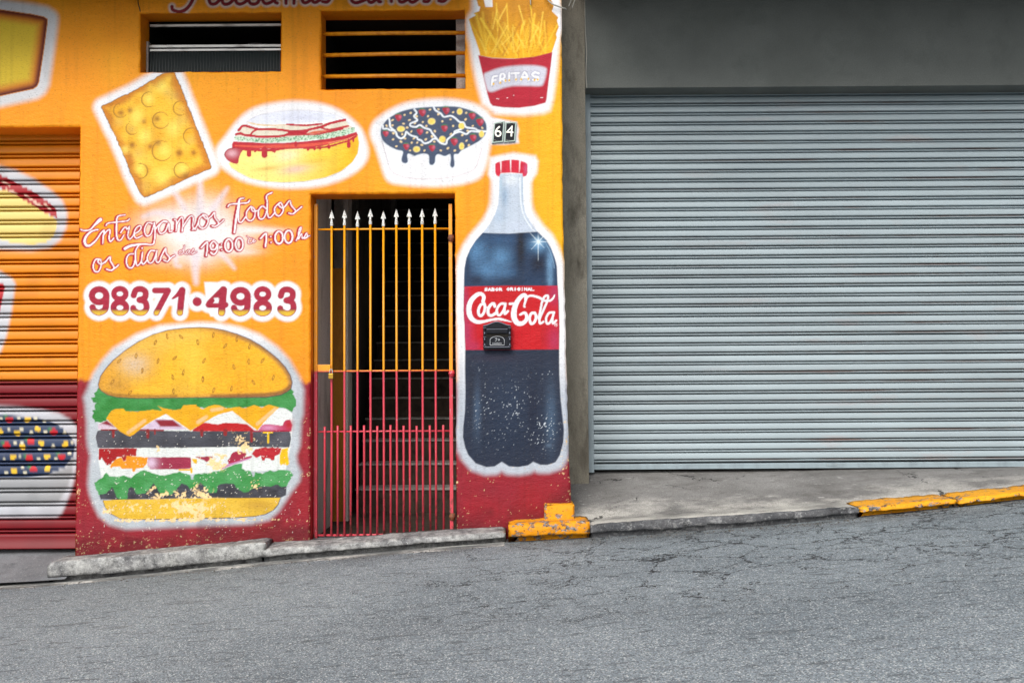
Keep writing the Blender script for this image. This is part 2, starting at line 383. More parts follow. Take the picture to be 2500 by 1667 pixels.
def paint_dessert(c):
    A = crop(880, 230, 6.272); p = part('dessert_bowl_painting'); q = part('painted_topping', p)
    H = A((150, 560), (200, 430), (330, 315), (500, 215), (700, 135), (1000, 85), (1300, 75), (1550, 100), (1750, 150), (1900, 230), (1990, 330), (2030, 450), (2010, 620), (1985, 800), (1930, 1090), (1830, 1280), (1600, 1370), (1300, 1412), (1000, 1415), (700, 1395), (460, 1355), (370, 1250), (300, 1040), (225, 810), (165, 680))
    c.fill(H, WHITE, soft=9, smooth=True, pid=p)
    c.stroke(A((330, 720), (380, 900), (430, 1080), (480, 1180), (600, 1250), (800, 1290), (1050, 1300), (1350, 1280), (1600, 1220), (1750, 1140), (1810, 1000), (1860, 830)), 0.7, S(206, 184, 190), soft=1.2, alpha=0.8)
    c.stroke(A((325, 700), (380, 900), (430, 1080)), 1.3, S(180, 180, 188), soft=2, alpha=0.6)
    D = A((310, 570), (330, 500), (400, 400), (500, 330), (620, 270), (800, 225), (1000, 205), (1200, 195), (1450, 195), (1650, 240), (1800, 310), (1900, 410), (1930, 500), (1920, 590), (1880, 660), (1800, 730), (1650, 810), (1540, 870), (1500, 915), (1440, 920), (1430, 960), (1440, 1080), (1410, 1125), (1375, 1090), (1385, 1000), (1370, 920), (1290, 950), (1200, 920), (1150, 950), (1140, 1040), (1100, 1085), (1055, 1060), (1045, 940), (970, 910), (870, 930), (830, 945), (790, 930), (740, 910), (715, 940), (725, 1030), (690, 1060), (640, 1040), (630, 990), (650, 880), (550, 850), (430, 790), (350, 720), (315, 640))
    c.fill(D, S(176, 205, 228), soft=2.5, grow=1.5, smooth=True, alpha=0.5)
    c.fill(D, S(66, 80, 106), soft=1.4, smooth=True, pid=q)
    for x, y, rx in ((385, 605, 45), (580, 360, 52), (945, 285, 55), (1310, 255, 55), (1710, 335, 52), (1830, 430, 58), (910, 575, 50), (1285, 525, 50), (1435, 730, 55), (1725, 670, 52), (700, 805, 48), (1095, 825, 50)):
        a, b = A((x, y))[0]; r = rx / 6.272
        c.spray(a, b - r * 0.95, r * 0.75, r * 0.3, S(70, 136, 78), 0.95)
        c.fill([(a - r, b - r * 0.5), (a - r * 0.4, b - r * 0.85), (a + r * 0.5, b - r * 0.8), (a + r * 1.0, b - r * 0.3), (a + r * 0.7, b + r * 0.6), (a + r * 0.1, b + r * 1.1), (a - r * 0.5, b + r * 0.6)], S(170, 38, 62), soft=1.1, smooth=True)
        c.spray(a + r * 0.5, b - r * 0.2, r * 0.4, r * 0.5, S(224, 120, 146), 0.7)
    for x, y, rx, ry in ((620, 535, 55, 38), (1090, 420, 52, 44), (1520, 270, 38, 42), (1550, 490, 42, 46), (1255, 695, 46, 46), (860, 845, 48, 40), (1550, 800, 34, 50), (1855, 610, 34, 48)):
        a, b = A((x, y))[0]
        c.ell(a, b, rx / 6.272 + 1.2, ry / 6.272 + 1.2, S(244, 232, 190), soft=1.6, alpha=0.7); c.ell(a, b, rx / 6.272, ry / 6.272, S(252, 222, 112), soft=1.0); c.spray(a, b, 3, 3, S(232, 186, 70), 0.7)
    for x, y in ((675, 320), (770, 290), (860, 340), (1035, 340), (750, 400), (490, 400), (400, 485), (490, 480), (660, 455), (835, 450), (955, 430), (715, 515), (1010, 490), (780, 575), (1020, 590), (505, 600), (640, 615), (680, 680), (500, 695), (820, 680), (1000, 695), (620, 730), (785, 745), (870, 745), (940, 780), (550, 800), (760, 865), (980, 865), (1130, 730), (1095, 650), (1140, 570), (1065, 240), (1195, 235), (1195, 310), (1420, 280), (1620, 290), (1380, 390), (1255, 420), (1610, 390), (1420, 490), (1720, 490), (1865, 520), (1645, 565), (1385, 615), (1560, 630), (1625, 715), (1340, 830), (1230, 865), (1445, 865), (1660, 785)):
        a, b = A((x, y))[0]
        c.ell(a, b, random.uniform(2.6, 3.8), random.uniform(2.0, 2.8), S(236, 208, 158), rot=random.uniform(-1, 1), soft=0.9)
    W = S(232, 238, 246)
    for pts in (((440, 380), (450, 430), (455, 500), (500, 545), (545, 590), (560, 640), (620, 680), (680, 640), (700, 580), (740, 610), (790, 640), (860, 660), (880, 695), (930, 710), (980, 755), (1060, 735), (1110, 690), (1160, 685)),
                ((345, 490), (350, 530), (410, 530), (460, 555), (520, 555)),
                ((825, 235), (860, 290), (820, 340), (870, 405), (770, 450), (770, 490), (850, 505), (910, 475), (980, 520), (1060, 545), (1100, 600), (1140, 650), (1180, 700), (1230, 750), (1310, 765), (1330, 700), (1400, 640), (1450, 600), (1530, 580), (1620, 615), (1690, 570), (1800, 580), (1920, 575)),
                ((1120, 195), (1150, 250), (1230, 300), (1280, 350), (1380, 335), (1450, 370), (1520, 430), (1580, 440), (1620, 510), (1750, 530), (1800, 560), (1915, 575)), ((1440, 590), (1450, 570), (1540, 540))):
        c.stroke(A(*pts), 2.2, W, soft=0.9)
    for x, y, rx, ry in ((1550, 490, 42, 46), (1255, 695, 46, 46), (1855, 610, 34, 48)):
        a, b = A((x, y))[0]; c.ell(a, b, rx / 6.272, ry / 6.272, S(252, 218, 106), soft=1.0)

def paint_fries(c):
    A = crop(1050, 0, 3.92); p = part('fries_painting'); qf = part('painted_fries', p); qb = part('painted_carton', p)
    H = A((345, 190), (400, 100), (400, -60), (1250, -60), (1285, 100), (1290, 280), (1250, 430), (1230, 640), (1210, 800), (1185, 950), (1150, 1060), (1090, 1085), (900, 1105), (620, 1095), (545, 1030), (500, 1000), (450, 820), (405, 620), (375, 420), (350, 320))
    c.fill(H, WHITE, soft=10, pid=p)
    Fp = A((370, 185), (440, 150), (415, 130), (470, 110), (480, 70), (460, 60), (430, -60), (500, -60), (530, 70), (600, 70), (590, -60), (1130, -60), (1190, 60), (1170, 110), (1240, 170), (1225, 200), (1245, 260), (1215, 330), (1225, 360), (1170, 505), (1000, 550), (820, 565), (600, 558), (480, 535), (470, 490), (430, 370), (400, 290))
    def g(u, v, sd):
        k = sstep(20, 130, v)[:, None]; n = vn(u, v, 14, 12, 40)[:, None]
        return (S(206, 138, 14) * (1 - k) + S(244, 178, 14) * k) * (0.86 + 0.24 * n)
    c.fill(Fp, 0, soft=1.2, fn=g, pid=qf)
    rr = random.Random(9)
    for k in range(60):
        bx = rr.uniform(500, 1150); by = rr.uniform(430, 560)
        ang = math.radians(rr.uniform(-32, 32) + (bx - 820) * 0.02); L = rr.uniform(130, 430)
        tx = bx + math.sin(ang) * L; ty = by - math.cos(ang) * L
        light = rr.random() < 0.6
        c.stroke(A((bx, by), (tx, ty)), [rr.uniform(1.0, 2.2), rr.uniform(1.6, 3.2)], S(254, 212, 62) if light else S(196, 122, 14), soft=1.5, alpha=rr.uniform(0.25, 0.6), smooth=False, clip=Fp)
    for x0, y0, x1, y1 in ((590, 510, 740, 250), (690, 430, 770, 350), (790, 270, 800, 500), (830, 330, 910, 460), (480, 380, 540, 520), (600, 280, 640, 100), (960, 400, 1040, 260), (1000, 240, 1060, 300), (730, 60, 650, 210), (850, 60, 900, 240), (1080, 120, 1040, 420), (680, 400, 750, 515), (860, 430, 830, 490)):
        c.stroke(A((x0, y0), (x1, y1)), 2.0, S(255, 214, 80), soft=1.4, alpha=0.6, smooth=False, clip=Fp)
    B = A((460, 530), (600, 560), (800, 565), (1000, 545), (1175, 500), (1160, 620), (1135, 780), (1115, 950), (1105, 985), (1000, 1015), (850, 1035), (700, 1030), (600, 1015), (575, 990), (545, 890), (510, 740))
    c.fill(B, S(180, 22, 48), soft=1.6, pid=qb)
    Wp = A((515, 720), (560, 690), (680, 650), (850, 630), (1000, 630), (1100, 650), (1115, 690), (1090, 790), (1060, 825), (950, 825), (800, 825), (700, 845), (600, 880), (555, 870), (535, 820))
    c.fill(Wp, S(208, 208, 222), soft=4.5, smooth=True, clip=B)
    L = {'F': [((592, 815), (602, 742), (640, 730)), ((597, 778), (628, 770))], 'R': [((672, 800), (675, 718), (705, 712), (715, 735), (700, 755), (680, 760)), ((692, 758), (722, 782))],
         'I': [((757, 780), (757, 700))], 'T': [((780, 706), (850, 700)), ((820, 702), (822, 772))], 'A': [((868, 772), (905, 695), (945, 770)), ((885, 746), (930, 742))], 'S': [((1040, 705), (1005, 695), (978, 715), (1000, 735), (1035, 745), (1030, 770), (985, 768))]}
    for k, sts in L.items():
        for st in sts: c.stroke(A(*st), 4.6, S(172, 174, 196), soft=1.6, alpha=0.9)
    for k, sts in L.items():
        for st in sts: c.stroke(A(*st), 2.6, S(244, 244, 248), soft=0.9)
    for x, y in ((607, 806), (672, 796), (722, 776), (757, 772), (822, 764), (872, 762), (940, 758), (1000, 768), (1030, 764)):
        c.ell(*A((x, y))[0], 2.4, 3.0, S(236, 186, 30), soft=1)
    for x, y in ((640, 945), (655, 950), (740, 940), (1062, 935), (800, 915), (1075, 935)):
        c.ell(*A((x, y))[0], 1.6, 0.9, WHITE, soft=0.5)

def bottle_outline():
    B1 = crop(1100, 360, 5.2267); B2 = crop(1100, 640, 5.2267); B3 = crop(1100, 850, 3.92)
    return (B1((625, 340), (620, 560), (610, 720), (570, 850), (500, 980), (410, 1090), (320, 1190), (250, 1300), (200, 1420), (178, 1540)) + B2((172, 180), (170, 310), (165, 620), (178, 800), (186, 1110)) +
            B3((138, 200), (142, 420), (138, 600), (122, 740), (118, 850), (140, 950), (170, 1020), (240, 1100), (340, 1135), (420, 1130), (490, 1085), (560, 1130), (650, 1135), (740, 1120), (790, 1085), (860, 1115), (930, 1115), (1000, 1090), (1040, 1020), (1070, 900), (1078, 780), (1065, 640), (1050, 480), (1041, 250)) +
            B2((1388, 1110), (1392, 800), (1388, 500), (1374, 310), (1364, 50)) + B1((1360, 1500), (1340, 1420), (1290, 1300), (1220, 1180), (1110, 1075), (1020, 950), (960, 850), (930, 720), (925, 560), (925, 340)))

def paint_bottle(c):
    B1 = crop(1100, 360, 5.2267); B2 = crop(1100, 640, 5.2267); B3 = crop(1100, 850, 3.92)
    p = part('soda_bottle_painting'); qc = part('painted_cap', p); qg = part('painted_glass_neck', p); ql = part('painted_cola', p); qt = part('painted_label', p)
    O = bottle_outline()
    def hg(u, v, sd):
        k = sstep(820, 1000, v)[:, None]; return WHITE * (1 - k) + S(186, 194, 206) * k
    c.fill(O, 0, soft=9, grow=20, fn=hg, pid=p)
    c.fill(B1((500, 130), (800, 70), (1080, 110), (1115, 180), (1100, 330), (1030, 430), (540, 430), (480, 350)), WHITE, soft=7, pid=p)
    neck = [q for q in O if q[1] < 570]
    NK = B1((625, 340), (620, 560), (610, 720), (570, 850), (500, 980), (410, 1092), (750, 1100), (1112, 1076), (1020, 950), (960, 850), (930, 720), (925, 560), (925, 340))
    c.fill(NK, S(192, 204, 220), soft=1.5, pid=qg)
    for x, y, rx, ry, cc, a in ((690, 620, 50, 150, (150, 176, 204), 0.8), (780, 420, 100, 70, (226, 232, 238), 0.8), (620, 880, 90, 90, (160, 184, 210), 0.5), (880, 1000, 160, 60, (198, 208, 226), 0.8), (640, 450, 20, 160, (160, 190, 210), 0.6)):
        c.spray(*B1((x, y))[0], rx / 5.2267, ry / 5.2267, S(*cc), a, clip=NK)
    c.stroke(B1((885, 390), (890, 600), (905, 760), (940, 880), (1010, 1000), (1070, 1070)), 1.1, S(238, 244, 250), soft=1.5, clip=NK)
    c.stroke(B1((915, 360), (920, 600), (940, 780)), 1.1, S(150, 180, 205), soft=1.5, alpha=0.7, clip=NK)
    cap = B1((570, 210), (600, 190), (700, 165), (800, 157), (870, 165), (950, 190), (982, 215), (980, 330), (965, 365), (925, 378), (915, 335), (780, 325), (640, 330), (620, 375), (585, 360), (570, 320))
    c.fill(cap, S(206, 28, 58), soft=1.2, pid=qc)
    c.spray(*B1((960, 280))[0], 5, 16, S(196, 86, 130), 0.7, clip=cap)
    for a, b, d, e in ((640, 185, 645, 318), (765, 160, 768, 318), (885, 172, 878, 318)):
        c.stroke(B1((a, b), (d, e)), [1.8, 0.6], S(246, 232, 236), soft=0.8, smooth=False)
    # liquid
    LQ = B1((408, 1092), (750, 1100), (1112, 1076)) + [q for q in O[::-1] if q[1] > 569 and q[0] > 1240][::-1][0:0]
    right = [q for q in O if q[0] > 1250 and q[1] > 567]; left = [q for q in O if q[0] <= 1250 and q[1] > 567]
    # outline order: left side downwards, foot, right side upwards
    i0 = next(i for i, q in enumerate(O) if q[1] > 568); i1 = len(O) - 1 - next(i for i, q in enumerate(O[::-1]) if q[1] > 565)
    LQ = O[i0:i1 + 1] + B1((1112, 1076), (750, 1100))
    def g(u, v, sd):
        k = sstep(700, 880, v)[:, None]; return S(30, 56, 88) * (1 - k) + S(27, 40, 62) * k
    c.fill(LQ, 0, soft=1.3, fn=g, pid=ql)
    for x, y, rx, ry, cc, a in ((330, 1330, 130, 160, (88, 136, 180), 0.75), (640, 1400, 130, 140, (92, 142, 186), 0.75), (480, 1560, 160, 110, (86, 134, 178), 0.8), (650, 1180, 200, 60, (46, 84, 124), 0.7), (900, 1280, 60, 330, (6, 12, 28), 0.95), (1120, 1480, 100, 130, (10, 22, 44), 0.9), (1120, 1240, 110, 90, (104, 156, 200), 0.85), (1270, 1480, 44, 200, (116, 160, 200), 0.85), (220, 1540, 30, 200, (30, 50, 80), 0.7), (330, 1690, 90, 60, (18, 34, 60), 0.8), (760, 1700, 140, 60, (16, 32, 56), 0.7), (1270, 1700, 36, 80, (120, 164, 200), 0.7), (700, 1600, 120, 70, (78, 124, 168), 0.5)):
        c.spray(*B1((x, y))[0], rx / 5.2267, ry / 5.2267, S(*cc), a, clip=LQ, grain=0.25)
    for x, y, rx, ry, cc, a in ((250, 600, 40, 240, (74, 98, 126), 0.6), (960, 650, 50, 300, (76, 102, 130), 0.65), (560, 500, 170, 260, (34, 54, 80), 0.5), (780, 600, 40, 300, (12, 22, 46), 0.6), (200, 400, 30, 300, (22, 34, 54), 0.6), (940, 930, 30, 20, (90, 112, 136), 0.6), (420, 90, 300, 40, (52, 44, 62), 0.5)):
        c.spray(*B3((x, y))[0], rx / 3.92, ry / 3.92, S(*cc), a, clip=LQ, grain=0.2)
    c.stroke(B1((1210, 1210), (1270, 1330), (1310, 1440), (1330, 1540)), 0.8, S(150, 186, 216), soft=1.2, alpha=0.7)
    # sparkle
    sx, sy = B1((1120, 1205))[0]
    c.spray(sx, sy, 10, 10, S(170, 206, 230), 0.8); c.spray(sx, sy, 3.5, 3.5, S(250, 252, 255), 1.0)
    for dx, dy in ((0, -26), (0, 46), (24, 0), (-22, 1), (-22, -24), (17, -18), (-17, 18), (14, 14)):
        c.stroke([(sx, sy), (sx + dx, sy + dy)], [1.3, 0.15], S(226, 240, 250), soft=0.8, alpha=0.85, smooth=False)
    # label
    LB = B2((176, 312), (700, 300), (1374, 302), (1392, 800), (1388, 1112), (700, 1118), (188, 1120), (178, 800), (166, 620))
    c.fill(LB, S(196, 4, 24), soft=1.0, pid=qt)
    for x, y, rx, ry, a in ((190, 900, 90, 260, 0.75), (190, 480, 50, 200, 0.6), (1330, 400, 90, 160, 0.7), (1330, 1000, 100, 200, 0.6), (300, 1080, 90, 80, 0.5)):
        c.spray(*B2((x, y))[0], rx / 5.2267, ry / 5.2267, S(168, 52, 100), a, clip=LB)
    Wt = S(240, 242, 248)
    def tx(pts, r, pid=None):
        rr_ = [q / 5.2267 for q in r] if isinstance(r, (list, tuple)) else r / 5.2267
        c.stroke(B2(*pts), rr_, Wt, soft=0.8)
    tx(((415, 500), (424, 440), (390, 405), (340, 415), (270, 480), (235, 570), (240, 660), (275, 725), (340, 762), (420, 758), (520, 735), (620, 725), (700, 742), (780, 762)), [22, 22, 22, 26, 30, 32, 32, 29, 24, 18, 16, 16, 12, 3])
    tx(((430, 530), (385, 545), (356, 610), (362, 668), (395, 682), (430, 630), (438, 560), (425, 528)), 17); tx(((430, 570), (470, 575), (490, 560)), 8)
    tx(((565, 565), (550, 528), (512, 545), (478, 610), (488, 668), (530, 678), (590, 640)), 18)
    tx(((690, 530), (635, 535), (592, 600), (597, 660), (630, 674), (678, 610), (702, 530), (688, 600), (692, 660), (732, 625)), 15)
    tx(((755, 531), (805, 529)), 15)
    tx(((955, 480), (958, 428), (920, 425), (862, 485), (818, 580), (808, 690), (842, 765), (900, 785), (958, 748), (972, 690), (945, 645), (890, 668)), [14, 20, 25, 29, 33, 35, 32, 28, 24, 20, 17, 14])
    tx(((950, 570), (938, 560), (955, 500), (985, 440), (1050, 430), (1130, 452), (1200, 490), (1270, 490), (1310, 460), (1330, 420)), [10, 12, 14, 14, 14, 15, 15, 13, 12, 8])
    tx(((1075, 648), (1030, 655), (1008, 720), (1030, 785), (1072, 760), (1092, 690), (1072, 645)), 17); tx(((1090, 690), (1125, 690), (1140, 660)), 8)
    tx(((1125, 720), (1150, 600), (1170, 500), (1200, 440), (1240, 428), (1238, 485), (1190, 600), (1138, 720), (1142, 780), (1185, 760)), 14)
    tx(((1310, 640), (1255, 650), (1218, 720), (1232, 782), (1270, 768), (1308, 690), (1322, 640), (1302, 720), (1308, 780), (1350, 745)), 14)
    c.ell(*B2((1350, 800))[0], 3.4, 3.6, Wt, ring=0.5, soft=0.5); c.ell(*B2((1350, 800))[0], 1.2, 1.4, Wt, soft=0.6)
    # SABOR ORIGINAL
    GL = {'S': [((.95, .1), (.4, 0), (.1, .25), (.5, .5), (.9, .75), (.5, 1), (.05, .9))], 'A': [((0, 1), (.5, 0), (1, 1)), ((.25, .65), (.75, .65))], 'B': [((0, 0), (0, 1), (.8, .9), (.8, .6), (0, .5)), ((0, .5), (.7, .4), (.7, .1), (0, 0))],
          'O': [((.5, 0), (0, .5), (.5, 1), (1, .5), (.5, 0))], 'R': [((0, 1), (0, 0), (.8, .1), (.8, .45), (0, .5)), ((.3, .5), (1, 1))], 'I': [((.5, 0), (.5, 1))], 'G': [((1, .1), (.5, 0), (0, .5), (.5, 1), (1, .85), (1, .55), (.6, .55))], 'N': [((0, 1), (0, 0), (1, 1), (1, 0))], 'L': [((0, 0), (0, 1), (1, 1))]}
    def word(t, x0, x1, y0, y1):
        n = len(t); wch = (x1 - x0) / n
        for k, ch in enumerate(t):
            for st in GL[ch]:
                c.stroke(B2(*[(x0 + wch * (k + 0.1 + 0.72 * a), y0 + (y1 - y0) * b) for a, b in st]), 1.25, Wt, soft=0.5, smooth=False)
    word('SABOR', 432, 662, 332, 364); word('ORIGINAL', 716, 1070, 330, 360)
    # worn spots on the lower bottle
    i = c.sel(1130, 1375, 880, 1150); u, v = c.U[i], c.V[i]
    dens = 0.0
    for x, y, rx, ry, a in ((330, 520, 130, 300, 0.5), (640, 540, 200, 240, 0.45), (900, 760, 110, 150, 0.9), (900, 240, 80, 40, 0.6), (600, 900, 300, 150, 0.25)):
        dens = dens + a * np.exp(-(((u - 1100 - x / 3.92) * 3.92 / rx) ** 2 + ((v - 850 - y / 3.92) * 3.92 / ry) ** 2))
    a = sstep(0.90, 0.96, spk(u, v, 2.1, 31) + 0.13 * dens - 0.02 + 0.10 * (vn(u, v, 22, 32) - 0.5)) * np.clip(dens * 2.2, 0, 1) * (c.pid[i] == ql)
    c.put(i, a, S(206, 214, 222))

def paint_burst(c):
    S1 = crop(180, 450, 5.2267); S2 = crop(470, 450, 5.2267)
    W = S(240, 238, 238); L = S(226, 214, 222)
    for x, y, rx, ry, a in ((470, 575, 80, 42, 1.0), (520, 560, 70, 46, 1.0), (440, 545, 60, 40, 0.9), (500, 520, 50, 40, 0.85), (560, 590, 60, 24, 0.9), (480, 620, 50, 30, 0.85), (610, 562, 60, 10, 0.8), (660, 563, 50, 6, 0.55), (380, 545, 50, 30, 0.5), (590, 615, 40, 8, 0.6), (395, 630, 40, 18, 0.4)):
        c.spray(x, y, rx, ry, W, a)
    for pts, r in ((((489, 520), (489, 470), (487, 428)), [9, 8, 4]), (((520, 510), (545, 475), (555, 460)), [9, 6, 3]), (((450, 510), (430, 475), (415, 465)), [8, 6, 3]), (((478, 620), (477, 660), (479, 690)), [12, 9, 6]), (((420, 525), (380, 520), (350, 530)), [9, 7, 4]), (((540, 620), (560, 640), (572, 655)), [6, 5, 3]), (((430, 620), (430, 645), (440, 650)), [7, 5, 3])):
        c.stroke(pts, r, L, soft=8, alpha=0.8)

def paint_slogan(c):
    S1 = crop(180, 450, 5.2267); S2 = crop(470, 450, 5.2267); p = part('slogan_lettering')
    st = []
    a1 = lambda r, *pts: st.append((S1(*pts), r)); a2 = lambda r, *pts: st.append((S2(*pts), r))
    a1([1.2, 1.6, 1.6, 2, 2.4, 2.4, 2, 1.6], (85, 575), (130, 590), (210, 580), (260, 530), (325, 475), (352, 450), (320, 455), (220, 575))
    a1([1.6, 2, 2.6, 3, 2.8, 2.4, 1.8, 1.5], (310, 580), (240, 595), (170, 650), (140, 720), (160, 778), (210, 780), (290, 710), (350, 620))
    a1(1.6, (350, 620), (388, 590), (376, 680), (372, 755)); a1(1.6, (380, 650), (430, 590), (465, 590), (452, 680), (470, 730), (510, 690))
    a1([1.2, 1.6, 2, 2, 1.8, 1.5, 1.3], (655, 392), (565, 410), (550, 480), (545, 600), (560, 700), (600, 712), (640, 650)); a1(1.4, (415, 525), (440, 497), (560, 482), (680, 468), (710, 445))
    a1(1.5, (600, 620), (640, 560), (668, 548), (680, 575), (712, 540), (700, 600), (692, 660), (718, 700), (760, 655)); a1(1.5, (765, 640), (830, 600), (862, 550), (840, 528), (790, 570), (772, 640), (800, 688), (875, 655))
    a1(1.5, (1005, 505), (945, 492), (903, 580), (930, 658), (982, 640), (1012, 560), (1030, 490)); a1([1.4, 1.6, 1.6, 1.6, 2, 3, 3.2], (1030, 490), (1040, 600), (1030, 720), (1005, 768), (880, 765), (730, 785), (655, 822))
    a1(1.5, (1040, 580), (1085, 520), (1150, 470), (1195, 482), (1130, 482), (1083, 560), (1110, 628), (1170, 600), (1212, 500), (1222, 600), (1255, 600))
    a1(1.5, (1285, 450), (1312, 475), (1305, 595)); a1(1.5, (1310, 520), (1365, 430), (1393, 450), (1385, 600)); a1(1.5, (1395, 540), (1480, 415), (1525, 425), (1520, 540), (1555, 578)); a2(1.5, (0, 578), (45, 550), (80, 470))
    a2(1.6, (140, 395), (90, 430), (78, 510), (110, 558), (160, 550), (198, 480), (180, 405), (130, 390), (185, 445), (240, 405)); a2(1.5, (235, 415), (280, 360), (285, 420), (335, 500), (290, 540), (250, 530)); a2(1.4, (290, 540), (360, 492), (398, 455))
    a2([1.5, 2, 2.6, 2.6, 2.4], (655, 178), (600, 195), (582, 300), (555, 450), (535, 615)); a2(1.6, (455, 285), (480, 258), (600, 246), (700, 236), (728, 205)); a2(1.6, (600, 195), (590, 350), (585, 455), (620, 488), (675, 420))
    a2(1.5, (745, 285), (692, 350), (690, 430), (740, 468), (790, 420), (795, 330), (750, 288), (770, 345), (835, 335)); a2(1.6, (940, 312), (890, 280), (842, 340), (850, 430), (900, 440), (940, 370), (958, 250), (945, 150), (1015, 108)); a2(1.6, (950, 250), (960, 390), (990, 428), (1045, 370))
    a2(1.6, (1110, 240), (1052, 300), (1060, 378), (1110, 403), (1160, 330), (1132, 240), (1100, 262), (1150, 305), (1205, 255)); a2(1.5, (1190, 270), (1240, 212), (1262, 270), (1315, 340), (1280, 380), (1230, 368)); a2(1.6, (1280, 380), (1350, 325), (1395, 288))
    a1(1.6, (340, 960), (282, 960), (250, 1040), (270, 1108), (320, 1110), (352, 1030), (342, 960), (310, 985), (350, 1022), (405, 985)); a1(1.6, (400, 1000), (462, 928), (472, 980), (515, 1060), (480, 1100), (420, 1082)); a1(1.6, (480, 1100), (540, 1060), (572, 1030))
    a1(1.6, (765, 890), (702, 900), (672, 980), (700, 1058), (750, 1060), (782, 980), (792, 850), (825, 790)); a1(1.6, (790, 900), (800, 1020), (830, 1030), (870, 975)); a1(1.6, (880, 870), (868, 980), (890, 1020), (935, 970)); a1(1.9, (874, 815), (876, 817))
    a1(1.6, (1035, 850), (982, 850), (942, 930), (960, 1000), (1010, 990), (1050, 900), (1062, 850), (1050, 960), (1080, 1000), (1115, 950)); a1(1.6, (1110, 940), (1172, 820), (1182, 880), (1225, 940), (1200, 985), (1150, 968)); a1(1.6, (1200, 985), (1250, 932), (1288, 908))
    a1(0.9, (1395, 840), (1350, 855), (1350, 890), (1390, 880), (1412, 785), (1402, 870), (1425, 885)); a1(0.9, (1465, 840), (1432, 870), (1450, 892), (1482, 840), (1485, 890)); a1(0.9, (1500, 880), (1525, 825), (1535, 870), (1505, 892), (1565, 865))
    a2(1.9, (115, 808), (190, 740), (178, 912)); a2(1.8, (310, 765), (270, 728), (230, 770), (242, 830), (290, 828), (318, 770), (312, 850), (272, 895), (232, 868)); a2(1.6, (370, 765), (371, 767)); a2(1.6, (374, 835), (375, 837))
    el = lambda cx, cy, rx, ry: [(cx + rx * math.cos(t), cy + ry * math.sin(t)) for t in np.linspace(0, 2 * math.pi, 13)]
    a2(2.0, *el(463, 780, 48, 78)); a2(2.0, *el(597, 765, 48, 80)); a2(1.0, (760, 690), (720, 700), (710, 748), (750, 750), (782, 700), (780, 742), (805, 720)); a2(0.8, (692, 662), (722, 684))
    a2(2.0, (870, 692), (942, 630), (932, 795)); a2(1.8, (1000, 668), (1001, 670)); a2(1.8, (1003, 740), (1004, 742)); a2(2.1, *el(1105, 680, 50, 78)); a2(2.1, *el(1227, 670, 50, 80))
    a2(1.4, (1325, 718), (1372, 610), (1388, 550), (1362, 580), (1350, 700), (1390, 632), (1402, 690), (1425, 672)); a2(1.3, (1425, 680), (1455, 625), (1465, 675), (1425, 692), (1495, 655))
    DR = S(178, 10, 46)
    st = [(pts, [q * 1.22 for q in r] if isinstance(r, list) else r * (1.22 if r > 1.2 else 1.1)) for pts, r in st]
    for pts, r in st:
        g = (lambda k: k + 2.1) if not isinstance(r, list) else None
        rr_ = [q + 2.0 for q in r] if isinstance(r, list) else r + 1.9
        c.stroke(pts, rr_, S(226, 120, 140), soft=1.6, alpha=0.3, pid=p)
        rr_ = [q + 1.7 for q in r] if isinstance(r, list) else r + 1.7
        thin = (not isinstance(r, list)) and r < 1.2
        c.stroke(pts, rr_, DR, soft=0.8, off=(-0.4, 0), pid=p, alpha=0.8 if thin else 1.0)
        if not thin: c.stroke(pts, rr_, DR, soft=0.8, off=(-2.9, 0.7), pid=p)
        c.stroke(pts, rr_, DR, soft=0.8, off=(-1.7, 0.4) if not thin else (0, 0), alpha=0.5 if thin else 0.95, pid=p)
    for pts, r in st:
        c.stroke(pts, [q * 0.8 for q in r] if isinstance(r, list) else r * 0.78, S(248, 240, 244), soft=0.6)

